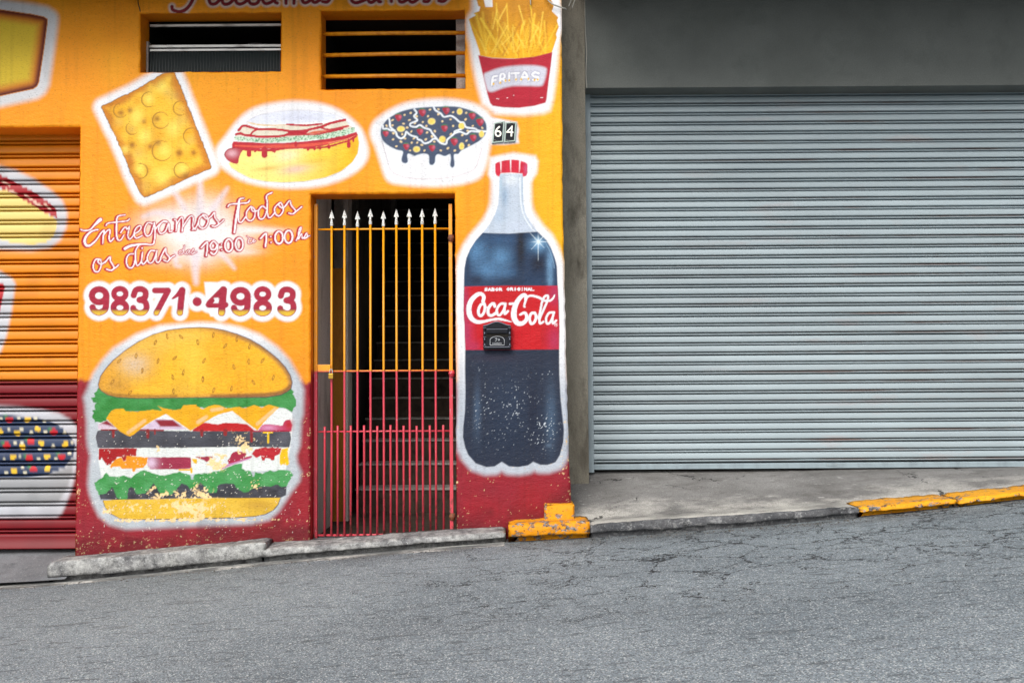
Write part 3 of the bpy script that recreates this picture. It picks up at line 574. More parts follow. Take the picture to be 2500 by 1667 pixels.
def paint_number(c):
    N1 = crop(180, 650, 5.2267); N2 = crop(470, 650, 5.2267); p = part('phone_number_lettering')
    el = lambda cx, cy, rx, ry, a0=0, a1=360, n=15: [(cx + rx * math.cos(math.radians(t)), cy + ry * math.sin(math.radians(t))) for t in np.linspace(a0, a1, n)]
    dg = []
    nine = lambda f, cx, cy, x1: [(f(*el(cx, cy, 92, 82)), 41), (f((cx + 92, cy), (cx + 90, cy + 100), (cx + 72, cy + 178), (cx, cy + 216), (cx - 62, cy + 190), (cx - 84, cy + 148)), 41)]
    eight = lambda f, cx, cy: [(f(*el(cx, cy, 77, 66)), 36), (f(*el(cx, cy + 176, 82, 70)), 39)]
    three = lambda f, cx, cy: [(f((cx - 82, cy + 20), (cx - 55, cy - 45), (cx + 10, cy - 62), (cx + 68, cy - 25), (cx + 62, cy + 45), (cx, cy + 78)), 39), (f((cx - 10, cy + 78), (cx + 62, cy + 102), (cx + 82, cy + 180), (cx + 40, cy + 238), (cx - 25, cy + 242), (cx - 82, cy + 205), (cx - 88, cy + 180)), 39)]
    dg.append(nine(N1, 325, 376, 0)); dg.append(eight(N1, 590, 352)); dg.append(three(N1, 848, 352))
    dg.append([(N1((1035, 310), (1205, 310)), 36), (N1((1205, 312), (1055, 595)), 38)]); dg.append([(N1((1385, 305), (1355, 592)), 42), (N1((1375, 300), (1330, 360), (1262, 412)), [30, 26, 12])])
    dg.append([(N2((58, 452), (59, 453)), 58)]); dg.append([(N2((395, 300), (370, 592)), 46), (N2((390, 300), (220, 470)), 42), (N2((205, 492), (420, 492)), 38)])
    dg.append(nine(N2, 612, 384, 0)); dg.append(eight(N2, 895, 356)); dg.append(three(N2, 1208, 358))
    for d in dg:
        for pts, r in d: c.stroke(pts, (max(r) if isinstance(r, list) else r) / 5.2267 + 12, WHITE, soft=4.5, pid=p, smooth=len(pts) > 2)
    c.fill(N2((150, 200), (470, 210), (470, 640), (230, 640), (180, 520)), WHITE, soft=3)
    names = ['painted_digit'] * 5 + ['painted_dot'] + ['painted_digit'] * 4
    for d, nm in zip(dg, names):
        q = part(nm, p)
        for pts, r in d:
            rr_ = [x / 5.2267 for x in r] if isinstance(r, list) else r / 5.2267
            c.stroke(pts, rr_, S(166, 28, 58), soft=0.9, pid=q, smooth=len(pts) > 2)
        if nm == 'painted_dot': continue
        P = np.array([xy for pts, r in d for xy in pts]); m = 9
        i = c.sel(P[:, 0].min() - m, P[:, 0].max() + m, P[:, 1].min() - m, P[:, 1].max() + m)
        i = i[c.pid[i] == q]
        sdm = np.full(len(i), 1e9)
        for pts, r in d:
            r0 = (max(r) if isinstance(r, list) else r) / 5.2267; Q = spline(pts) if len(pts) > 2 else np.array(pts)
            sdm = np.minimum(sdm, c.ssd(c.U[i], c.V[i], Q, [r0] * len(Q)))
        a = sstep(754, 761, c.V[i]) * sstep(-0.9, -2.6, sdm)
        c.put(i, a, S(228, 186, 52))
        a = sstep(749, 755, c.V[i]) * sstep(-0.4, -1.2, sdm) * sstep(766, 756, c.V[i]) * 0.4
        c.put(i, a, S(120, 30, 60))
    c.fill(N2((270, 405), (330, 400), (330, 470), (265, 470), (285, 440)), WHITE, soft=0.8)

def paint_burger(c):
    G1 = crop(200, 780, 5.2267); G2 = crop(460, 780, 5.2267); G3 = crop(200, 1030, 5.2267); G4 = crop(460, 1030, 5.2267)
    p = part('burger_painting'); pb = part('painted_top_bun', p); pl = part('painted_lettuce', p); pc = part('painted_cheese', p); pp = part('painted_patty', p); pt = part('painted_sauce_layers', p); pl2 = part('painted_lettuce', p); pbb = part('painted_bottom_bun', p)
    H = (G1((1500, 35), (1000, 75), (700, 185), (400, 365), (260, 515), (140, 690), (70, 880), (20, 990), (40, 1100), (45, 1200), (60, 1300), (60, 1500)) + G3((70, 300), (105, 430), (85, 600), (75, 800), (90, 900), (140, 1050), (215, 1200), (350, 1310), (560, 1370), (1000, 1350)) +
         G4((200, 1325), (800, 1305), (1030, 1250), (1160, 1130), (1310, 900), (1420, 750), (1440, 640), (1390, 520), (1380, 430), (1425, 300), (1435, 100)) + G2((1440, 1300), (1465, 1200), (1475, 900), (1425, 740), (1290, 510), (1140, 350), (900, 185), (650, 95), (400, 45)))
    def hg(u, v, sd):
        k = sstep(790, 900, v)[:, None]; n = vn(u, v, 40, 22)[:, None]; return WHITE * (1 - k) + (S(178, 186, 193) * (1 - n) + S(196, 202, 210) * n) * k
    c.fill(H, 0, soft=9, fn=hg, pid=p)
    # inner stack ground
    c.fill(G1((210, 1290), (320, 1270), (1500, 1180)) + G2((600, 1150), (1240, 1140), (1320, 1200), (1325, 1400)) + G4((1300, 320), (1240, 610)) + G3((1560, 660), (250, 720), (210, 480), (210, 320)), S(226, 231, 229), soft=2, pid=pt)
    # onion and tomato row
    c.fill(G1((205, 1335), (320, 1290), (440, 1390), (210, 1400)), S(214, 190, 206), soft=1); c.fill(G1((240, 1325), (320, 1285), (420, 1370), (350, 1350)), S(136, 22, 44), soft=2.5)
    c.fill(G1((740, 1402), (950, 1268), (1160, 1275), (1340, 1400)), S(212, 190, 214), soft=1); c.fill(G1((930, 1280), (1160, 1278), (1270, 1365), (1000, 1365)), S(140, 20, 42), soft=3)
    c.fill(G2((60, 1402), (180, 1315), (380, 1318), (620, 1315), (740, 1330), (860, 1425), (60, 1425)), S(186, 18, 26), soft=1, rough=0.6); c.fill(G1((1420, 1405), (1500, 1350), (1560, 1340), (1560, 1425), (1420, 1425)), S(186, 18, 26), soft=1)
    c.fill(G2((890, 1418), (950, 1330), (1100, 1340), (1205, 1350), (1215, 1305), (1245, 1272), (1300, 1280), (1325, 1345), (1312, 1425)), S(186, 56, 96), soft=1); c.spray(*G2((1020, 1380))[0], 22, 8, S(214, 150, 190), 0.8); c.spray(*G2((1280, 1340))[0], 10, 14, S(180, 26, 34), 0.9)
    c.fill(G1((950, 1265), (1075, 1205), (1170, 1275)), S(232, 234, 234)); c.fill(G2((210, 1310), (380, 1210), (560, 1165), (640, 1240), (745, 1332), (600, 1318), (480, 1310), (380, 1335), (320, 1330)), S(226, 228, 226), rough=0.6)
    c.fill(G2((935, 1345), (1060, 1230), (1150, 1140), (1240, 1132), (1330, 1200), (1320, 1270), (1240, 1280), (1190, 1352), (1010, 1325)), S(226, 229, 228), rough=0.6)
    # lettuce
    Lt = (G1((220, 870), (330, 940), (1500, 960)) + G2((600, 960), (1180, 930), (1310, 875), (1340, 905), (1350, 930), (1335, 950), (1360, 1000), (1378, 1035), (1370, 1100), (1340, 1130), (1325, 1180), (1290, 1165), (1240, 1130), (1150, 1125), (1000, 1110), (600, 1130), (0, 1120)) +
          G1((1240, 1155), (1180, 1160), (800, 1175), (560, 1175), (420, 1190), (340, 1265), (300, 1290), (240, 1320), (200, 1305), (165, 1315), (150, 1270), (135, 1240), (145, 1190), (135, 1160), (165, 1150), (160, 1100), (190, 1060), (150, 1050), (125, 1000), (165, 985), (160, 940), (190, 905)))
    c.fill(Lt, 0, soft=1.0, rough=1.6, pid=pl, fn=lambda u, v, sd: S(34, 124, 44) * (1 - vn(u, v, 14, 23))[:, None] + S(66, 150, 78) * vn(u, v, 14, 23)[:, None])
    c.spray(*G2((1250, 1050))[0], 34, 16, S(72, 152, 84), 0.7, clip=Lt)
    # patty one
    P1 = G3((200, 115), (182, 170), (180, 220), (205, 330), (700, 330), (1500, 325)) + G4((300, 322), (700, 312), (1000, 320), (1285, 320), (1308, 230), (1305, 150), (1280, 118), (0, 115)) + G3((600, 105), (250, 95))
    c.fill(P1, 0, soft=1, rough=0.7, pid=pp, fn=lambda u, v, sd: S(52, 54, 64) * (1 - vn(u, v, 20, 24))[:, None] + S(80, 82, 92) * vn(u, v, 20, 24)[:, None])
    c.spray(*G3((250, 210))[0], 22, 24, S(98, 96, 106), 0.6, clip=P1); c.spray(*G4((1200, 220))[0], 18, 22, S(98, 98, 108), 0.6, clip=P1)
    DRd = S(140, 28, 34)
    c.stroke(G3((250, 97), (450, 100)), 1.6, DRd); c.stroke(G3((720, 100), (1040, 104)), 1.8, DRd); c.stroke(G4((780, 112), (900, 118), (1290, 112)), 1.6, S(160, 26, 60))
    for f, x, y0, y1, r in ((G3, 400, 105, 185, 3.4), (G3, 840, 105, 190, 3.8), (G3, 930, 100, 150, 2.4), (G4, 175, 110, 172, 3), (G4, 470, 110, 155, 5), (G4, 805, 110, 245, 3.2), (G3, 1530, 110, 168, 3.6)):
        c.stroke(f((x, y0), (x, y1)), [r, r * 0.9], DRd, soft=0.9)
    c.stroke(G4((955, 135), (1070, 135)), 1.8, S(240, 196, 10)); c.stroke(G4((1018, 135), (1018, 262)), 2.1, S(240, 196, 10))
    # sauce and onion layer
    c.fill(G3((215, 335), (700, 335), (690, 430), (565, 430), (560, 490), (530, 500), (505, 440), (450, 445), (425, 490), (385, 500), (372, 540), (320, 548), (270, 480), (250, 450), (235, 480), (212, 480)), S(166, 10, 20), soft=0.9, rough=0.8, pid=pt)
    c.fill(G3((570, 430), (840, 450), (830, 530), (780, 580), (690, 590), (672, 635), (645, 630), (640, 590), (510, 595), (480, 565), (400, 570), (372, 592), (358, 570), (375, 530), (440, 470), (500, 450), (530, 500), (560, 495)), S(245, 152, 14), soft=0.9, rough=0.8, pid=pt)
    OB = G3((845, 448), (1390, 445), (1400, 590), (1200, 603), (870, 600), (832, 545)); c.fill(OB, S(156, 42, 72), soft=1.2, rough=0.8, pid=pt); c.spray(*G3((880, 520))[0], 16, 16, S(224, 198, 222), 0.95, clip=OB)
    c.fill(G3((1400, 468), (1470, 470), (1465, 535), (1430, 520)), S(240, 186, 10)); c.stroke(G3((1240, 612), (1380, 608)), 1.8, S(246, 178, 10)); c.stroke(G3((1395, 590), (1398, 640)), 2.4, S(246, 186, 10))
    c.fill(G4((70, 440), (320, 438), (300, 470), (230, 510), (195, 480)), S(160, 40, 66), rough=1.4); c.fill(G4((500, 500), (560, 400), (620, 370), (735, 390), (722, 465), (540, 530)), S(160, 32, 62), rough=1.6)
    c.stroke(G4((430, 585), (560, 530), (780, 455)), 3.0, S(196, 130, 176), soft=1.4); c.stroke(G4((520, 520), (620, 490), (800, 440)), 2.2, S(172, 30, 70), soft=1.2)
    c.fill(G4((810, 405), (850, 350), (950, 325), (1190, 330), (1165, 410), (1105, 430), (1095, 485), (1055, 488), (1040, 465), (985, 462), (975, 492), (940, 490), (925, 425), (860, 460)), S(182, 24, 40), soft=0.9, rough=0.8, pid=pt)
    c.fill(G4((1190, 345), (1275, 325), (1270, 420), (1285, 530), (1265, 553), (1205, 535), (1180, 552), (1162, 520), (1165, 430)), S(244, 190, 12), pid=pt)
    # patty two, lettuce two
    P2 = G3((200, 860), (240, 985), (450, 988), (1560, 968)) + G4((0, 965), (700, 968), (1180, 962), (1245, 930), (1252, 810), (1250, 770), (0, 740)) + G3((1560, 740), (200, 800))
    c.fill(P2, 0, soft=1, pid=pp, fn=lambda u, v, sd: S(44, 45, 54) * (1 - vn(u, v, 12, 25))[:, None] + S(74, 76, 86) * vn(u, v, 12, 25)[:, None])
    L2 = (G3((155, 770), (200, 750), (260, 710), (310, 640), (350, 690), (440, 700), (540, 680), (630, 720), (680, 660), (780, 610), (850, 630), (950, 670), (1050, 680), (1150, 655), (1250, 635), (1380, 675), (1392, 725), (1420, 728), (1440, 660), (1560, 660)) +
          G4((0 + 60, 662), (250, 645), (400, 620), (500, 575), (640, 525), (690, 530), (680, 590), (730, 622), (800, 620), (815, 695), (838, 695), (850, 640), (950, 655), (1040, 615), (1100, 635), (1160, 605), (1240, 612), (1300, 625), (1335, 680), (1290, 740), (1250, 820), (1190, 825), (1140, 790), (1050, 820), (900, 820), (800, 860), (770, 890), (700, 895), (620, 840), (580, 780), (480, 780), (380, 800), (360, 900), (280, 905), (210, 830), (150, 770), (100, 820), (30, 850)) +
          G3((1380, 850), (1330, 800), (1270, 780), (1190, 880), (1130, 930), (1000, 920), (950, 830), (910, 780), (860, 850), (800, 910), (700, 920), (660, 840), (630, 820), (590, 850), (575, 980), (500, 1000), (440, 960), (410, 860), (380, 830), (310, 910), (220, 930), (180, 850)))
    c.fill(L2, 0, soft=1.0, rough=1.2, pid=pl2, fn=lambda u, v, sd: S(48, 138, 62) * (1 - vn(u, v, 18, 26))[:, None] + S(82, 160, 96) * vn(u, v, 18, 26)[:, None])
    # bottom bun
    BB = G3((270, 1000), (450, 988), (900, 982), (1560, 968)) + G4((300, 965), (700, 968), (1172, 965), (1140, 1050), (1080, 1120), (980, 1170), (850, 1198), (600, 1213), (0, 1225)) + G3((1000, 1235), (700, 1240), (480, 1225), (360, 1160), (300, 1090))
    c.fill(G3((270, 1000), (300, 1090), (360, 1160), (480, 1225), (700, 1240), (1000, 1237)) + G4((0, 1227), (600, 1216), (850, 1200), (980, 1172), (1080, 1122), (1140, 1052), (1172, 965)), S(72, 62, 68), soft=0.9, grow=1.3, rough=0.8)
    c.fill(BB, 0, soft=0.9, pid=pbb, fn=lambda u, v, sd: S(222, 176, 42) * (1 - vn(u, v, 30, 27, 12))[:, None] + S(232, 190, 66) * vn(u, v, 30, 27, 12)[:, None])
    c.spray(*G4((900, 1060))[0], 40, 12, S(170, 120, 40), 0.5, clip=BB)
    # cheese
    Ch = (G1((310, 1265), (345, 1205), (380, 1160), (430, 1140), (530, 1135), (560, 1170), (720, 1172), (900, 1150), (1030, 1165), (968, 1100), (1050, 1132), (1180, 1155), (1260, 1140), (1300, 1090), (1460, 1085)) +
          G2((110, 1105), (190, 1145), (260, 1105), (330, 1085), (400, 1092), (480, 1130), (560, 1125), (650, 1110), (690, 1130), (770, 1115), (830, 1088), (940, 1122), (1030, 1083), (1155, 1120), (1060, 1212), (960, 1310), (880, 1412), (740, 1310), (560, 1165), (380, 1210), (220, 1300), (40, 1412)) + G1((1390, 1417), (1230, 1310), (1070, 1203), (900, 1290), (750, 1390), (660, 1470), (610, 1490), (560, 1470), (480, 1420)))
    c.fill(Ch, 0, soft=0.9, rough=0.5, pid=pc, fn=lambda u, v, sd: S(240, 176, 10) * (1 - vn(u, v, 25, 28))[:, None] + S(226, 160, 12) * vn(u, v, 25, 28)[:, None])
    for f, a, b in ((G1, (590, 1440), (800, 1290)), (G1, (1480, 1310), (1560, 1265)), (G2, (130, 1300), (230, 1240)), (G2, (300, 1155), (430, 1135)), (G2, (880, 1330), (1110, 1140))):
        c.stroke(f(a, b), 4.2, S(244, 194, 136), soft=2.2, alpha=0.85, clip=Ch)
    # top bun
    TB = (G1((210, 830), (240, 720), (310, 620), (400, 520), (560, 390), (720, 285), (900, 195), (1100, 135), (1300, 110), (1500, 100)) + G2((300, 108), (450, 135), (620, 185), (780, 250), (920, 330), (1050, 425), (1150, 510), (1240, 610), (1300, 710), (1325, 800), (1310, 880), (1260, 920), (1180, 960), (1000, 990), (600, 995), (200, 995)) +
          G1((1400, 995), (1000, 1000), (700, 1003), (450, 990), (330, 960), (250, 910), (220, 870)))
    c.fill(TB, S(70, 52, 70), soft=1.2, grow=1.0, pid=pb)
    def g(u, v, sd):
        n = vn(u, v, 34, 29)[:, None]; f = vn(u, v, 3.2, 30)[:, None]
        base = S(238, 166, 22) * (1 - n) + S(246, 184, 36) * n
        k = sstep(14, 1, -sd)[:, None] * (0.35 + 0.65 * sstep(400, 640, u)[:, None]); base = base * (1 - k * 0.75) + S(120, 84, 70) * k * 0.75
        return base * (0.9 + 0.2 * f)
    c.fill(TB, 0, soft=1.0, grow=-0.9, fn=g)
    for x, y, rx, ry, cc, a in ((330, 885, 60, 40, (220, 172, 80), 0.7), (330, 890, 34, 26, (222, 198, 172), 0.75), (380, 840, 60, 24, (236, 190, 84), 0.6), (430, 905, 60, 30, (240, 186, 30), 0.6), (280, 940, 40, 26, (196, 142, 60), 0.7), (470, 870, 36, 60, (250, 204, 72), 0.6), (430, 820, 90, 14, (240, 196, 90), 0.5), (450, 950, 60, 18, (232, 184, 60), 0.5)):
        c.spray(x, y, rx, ry, S(*cc), a, clip=TB, grain=0.35)
    c.stroke(G1((260, 925), (450, 962), (800, 975), (1200, 975)), 3.2, S(120, 76, 34), soft=4, alpha=0.6, clip=TB); c.stroke(G2((300, 975), (700, 965), (1000, 950), (1200, 920), (1290, 850)), 3.4, S(116, 66, 30), soft=4.5, alpha=0.65, clip=TB)
    seeds = [(G1, 475, 530, 45), (G1, 692, 465, 5), (G1, 940, 290, 20), (G1, 1088, 215, -8), (G1, 1265, 220, -45), (G1, 1478, 290, -10), (G1, 972, 530, 15), (G1, 1185, 490, 50), (G1, 770, 650, 5), (G1, 390, 795, 40), (G1, 1295, 675, 10), (G1, 1160, 735, -15), (G1, 1545, 755, 0), (G1, 615, 930, 40), (G1, 1170, 915, 0), (G2, 318, 197, 10), (G2, 618, 250, 3), (G2, 470, 335, 35), (G2, 780, 345, 10), (G2, 198, 527, 25), (G2, 770, 535, 0), (G2, 945, 525, 35), (G2, 580, 605, -15), (G2, 183, 765, -5), (G2, 1083, 740, 12), (G2, 830, 800, -30), (G2, 322, 900, 20), (G2, 550, 880, 10)]
    for f, x, y, d in seeds:
        a, b = f((x, y))[0]
        c.ell(a, b, 2.3, 5.6, S(214, 158, 40), rot=math.radians(d), soft=0.7, alpha=0.7); c.ell(a, b, 2.3, 5.6, S(134, 82, 14), rot=math.radians(d), ring=0.55, soft=0.8, alpha=0.95)
    # worn-off paint, bare plaster below
    i = c.sel(215, 735, 1045, 1300); u, v = c.U[i], c.V[i]; dens = np.zeros(len(i))
    for f, x, y, rx, ry, a in ((G3, 640, 1090, 160, 50, 1.0), (G3, 950, 320, 60, 60, 0.8), (G3, 1100, 930, 260, 40, 0.9), (G3, 1250, 1080, 300, 60, 0.9), (G4, 350, 530, 120, 70, 1.1), (G4, 740, 360, 130, 70, 1.1), (G4, 180, 930, 150, 40, 1.0), (G4, 840, 820, 80, 80, 0.8), (G4, 200, 1140, 300, 70, 0.8), (G3, 330, 1130, 60, 40, 0.8), (G3, 1440, 420, 100, 60, 0.6), (G4, 400, 1240, 700, 22, 1.0), (G3, 900, 1255, 500, 20, 0.9), (G3, 900, 840, 40, 30, 0.8), (G3, 1430, 820, 40, 40, 0.8), (G4, 700, 190, 160, 60, 0.5), (G4, 240, 850, 50, 60, 0.8), (G4, 480, 430, 120, 40, 0.6)):
        x0, y0 = f((x, y))[0]; dens += a * np.exp(-(((u - x0) / (rx / 5.2267)) ** 2 + ((v - y0) / (ry / 5.2267)) ** 2))
    n = 0.55 * vn(u, v, 9, 41) + 0.45 * spk(u, v, 3.2, 42)
    c.put(i, sstep(0.60, 0.66, n + 0.36 * dens - 0.14) * np.clip(dens * 3, 0, 1), BEIGE)
    a = sstep(0.90, 0.94, spk(u, v, 2.4, 43) + 0.05 * (vn(u, v, 30, 44) - 0.4)) * sstep(1045, 1060, v); c.put(i, a * (vn(u, v, 20, 45) > 0.35), S(232, 228, 220))

def paint_header(c):
    A = crop(400, 0, 3.136); p = part('header_lettering')
    st = [((62, 52), (70, 78), (120, 92), (170, 72), (205, 30), (240, -40)), ((345, -40), (345, 0), (362, 32), (400, 28), (440, -10), (450, 20), (470, 36), (505, 26), (545, -10), (555, 20), (580, 34), (615, 22), (650, -10)), ((640, -20), (660, 25), (690, 34), (720, 20), (740, -20), (765, 20), (790, 30), (830, 12), (850, -20)), ((850, -30), (850, 15), (868, 26)), ((935, -30), (935, 28)), ((998, -30), (996, 28)), ((1065, -30), (1062, 10), (1085, 24), (1120, 5), (1130, -20), (1140, 12), (1160, 22), (1195, 2)), ((1215, 14), (1250, 18), (1275, -10)),
          ((1435, -30), (1440, 8), (1475, 24), (1540, 2)), ((1560, -20), (1570, 14), (1595, 20), (1640, -10), (1645, 14), (1660, 16)), ((1740, -20), (1742, 14)), ((1800, -20), (1805, 12), (1830, 18), (1865, 0)), ((1880, -20), (1885, 12), (1912, 18), (1950, -8)), ((1990, 12), (2020, 14), (2040, -10)), ((2105, 8), (2140, 14), (2170, -10))]
    for s_ in st: c.stroke(A(*s_), 8.5, S(226, 220, 222), soft=4, alpha=0.8, pid=p)
    for s_ in st: c.stroke(A(*s_), 4.2, S(128, 16, 30), soft=0.9, pid=p)

def wear(c):
    u, v = c.U, c.V
    # chips in the red skirting and along the door and corner edges
    low = sstep(920, 1100, v)
    e = np.exp(-np.abs(u - 190) / 9) + 1.2 * np.exp(-np.abs(u - 757) / 5) + 1.2 * np.exp(-np.abs(u - 1114) / 6) + np.exp(-np.abs(u - 1386) / 14)
    n = 0.65 * spk(u, v, 2.3, 51) + 0.35 * vn(u, v, 7, 52)
    clus = vn(u, v, 70, 53)
    ok = (c.pid == 0) | (c.pid == SODA[0])
    a = sstep(0.84, 0.89, n + 0.12 * clus - 0.06 + 0.10 * np.clip(e, 0, 1)) * low * ok
    c.put(np.arange(c.n), a, BEIGE * 0.9)
    a = sstep(0.74, 0.82, n + 0.12 * np.clip(e, 0, 1) * low + 0.06 * sstep(1240, 1330, v) - 0.05) * sstep(0.3, 0.9, np.clip(e, 0, 1) + sstep(1290, 1330, v)) * (0.3 + 0.7 * low) * ok
    c.put(np.arange(c.n), a * 0.9, BEIGE * 0.82)
    # tiny scratches and pits everywhere
    a = sstep(0.95, 0.985, spk(u, v, 3.4, 54) + 0.05 * (vn(u, v, 90, 55) - 0.5)); c.put(np.arange(c.n), a * 0.4, S(70, 44, 20))
    # faint grime streaks running down
    g = sstep(0.55, 0.95, vn(u, v, 7, 56, 160)) * 0.10; c.col *= (1 - g[:, None])
    g = sstep(0.5, 1.0, vn(u, v, 60, 57)) * 0.05; c.col *= (1 - g[:, None])
    # damp, dirty foot of the wall
    base = np.interp(u, [181, 640, 1240, 1392], [1356, 1316, 1294, 1218])
    g = sstep(70, 0, base - v + (vn(u, v, 26, 58) - 0.5) * 50) * 0.45; c.col *= (1 - g[:, None])

SODA = [0]
def paint_wall(c):
    base_coat(c)
    paint_box(c); paint_header(c); paint_burst(c)
    paint_burger(c); paint_number(c)
    paint_pastry(c); paint_hotdog(c); paint_dessert(c); paint_fries(c)
    k0 = len(PARTS); paint_bottle(c); SODA[0] = k0
    paint_slogan(c)
    c.fill(crop(1050, 0, 3.92)((560, 1120), (830, 1170), (850, 1240), (840, 1310), (850, 1370), (720, 1385), (580, 1385), (560, 1250)), WHITE, soft=4)
    wear(c)

def paint_shutter(c):
    base_coat(c)
    L1 = crop(0, 300, 3.92); L2 = crop(0, 700, 3.92); L3 = crop(0, 1050, 3.92)
    u, v = c.U, c.V
    a = sstep(-6, 8, v - 926)[:, None]; c.col[:] = S(228, 136, 8) * (1 - a) + S(120, 6, 22) * a
    Wg = S(196, 197, 203)
    c.fill(L1((-300, 330), (0, 415), (150, 450), (330, 540), (480, 640), (595, 740), (645, 860), (635, 1000), (580, 1120), (480, 1200), (300, 1225), (0, 1215), (-300, 1150)), Wg, soft=7)
    c.fill(L1((-300, 500), (0, 640), (100, 660), (250, 740), (400, 840), (545, 930), (540, 1010), (510, 1090), (430, 1150), (320, 1170), (150, 1160), (0, 1110), (-300, 980)), S(234, 208, 124), soft=1.5)
    Bc = L1((-300, 380), (0, 495), (100, 550), (250, 620), (350, 680), (450, 750), (540, 830), (550, 920), (450, 870), (300, 780), (150, 690), (0, 620), (-300, 480)); c.fill(Bc, S(164, 20, 34), soft=1, rough=1)
    for f in ((20, 560, 90, 595), (60, 640, 160, 680), (240, 690, 340, 760), (420, 770, 480, 830), (330, 770, 400, 800)): c.stroke(L1((f[0], f[1]), (f[2], f[3])), 2.6, S(226, 190, 170), soft=1.2, clip=Bc)
    c.fill(L1((-300, 1350), (0, 1420), (110, 1480), (150, 1540)) + L2((140, 30), (110, 250), (60, 480), (0, 640), (-300, 800)), Wg, soft=6)
    c.fill(L1((-300, 1480), (30, 1545)) + L2((48, 0), (20, 130), (-5, 260), (-300, 500)), S(180, 16, 30), soft=1.5)
    c.fill(L2((-300, 1120), (0, 1140), (200, 1150), (400, 1172), (560, 1205), (680, 1275), (745, 1345)) + L3((745, 300), (690, 560), (640, 690), (590, 800), (540, 835), (0, 840), (-300, 840)), S(186, 188, 196), soft=6)
    c.fill(L3((-300, 460), (250, 460), (450, 440), (620, 360), (700, 260), (690, 420), (640, 560), (560, 690), (300, 720), (-300, 740)), S(150, 152, 156), soft=5)
    Dk = L2((-300, 1240), (0, 1225), (250, 1240), (420, 1270), (540, 1310), (620, 1370), (690, 1450), (722, 1520)) + L3((718, 150), (700, 250), (620, 350), (450, 430), (250, 450), (0, 452), (-300, 450)); c.fill(Dk, S(44, 60, 92), soft=1.6)
    for x, y in ((90, 1270), (515, 1390), (295, 1475), (65, 1520), (280, 1640), (590, 1625), (320, 1745)):
        a_, b_ = L2((x, y))[0]; c.spray(a_ - 9, b_ - 6, 5, 5, S(56, 136, 70), 0.9); c.ell(a_, b_, 9.5, 8, S(196, 24, 40), soft=1.2)
    for x, y in ((265, 1270), (165, 1400), (360, 1360), (395, 1495), (215, 1530), (625, 1510), (125, 1630), (450, 1625), (455, 1735), (135, 1765), (0, 1390)):
        c.ell(*L2((x, y))[0], 8.5, 6.5, S(240, 196, 50), rot=random.uniform(-1, 1), soft=1.2)
    for x, y in ((180, 1255), (340, 1262), (425, 1285), (85, 1375), (205, 1365), (300, 1400), (435, 1390), (620, 1400), (145, 1500), (510, 1530), (690, 1500), (210, 1485), (380, 1550), (40, 1640), (190, 1610), (370, 1645), (535, 1640), (665, 1590), (60, 1780), (240, 1780), (215, 1730), (10, 1255)):
        c.ell(*L2((x, y))[0], 4.6, 3.6, S(222, 216, 190), soft=1.2)
    g = sstep(0.5, 1.0, vn(u, v, 40, 61)) * 0.14; c.col *= (1 - g[:, None])

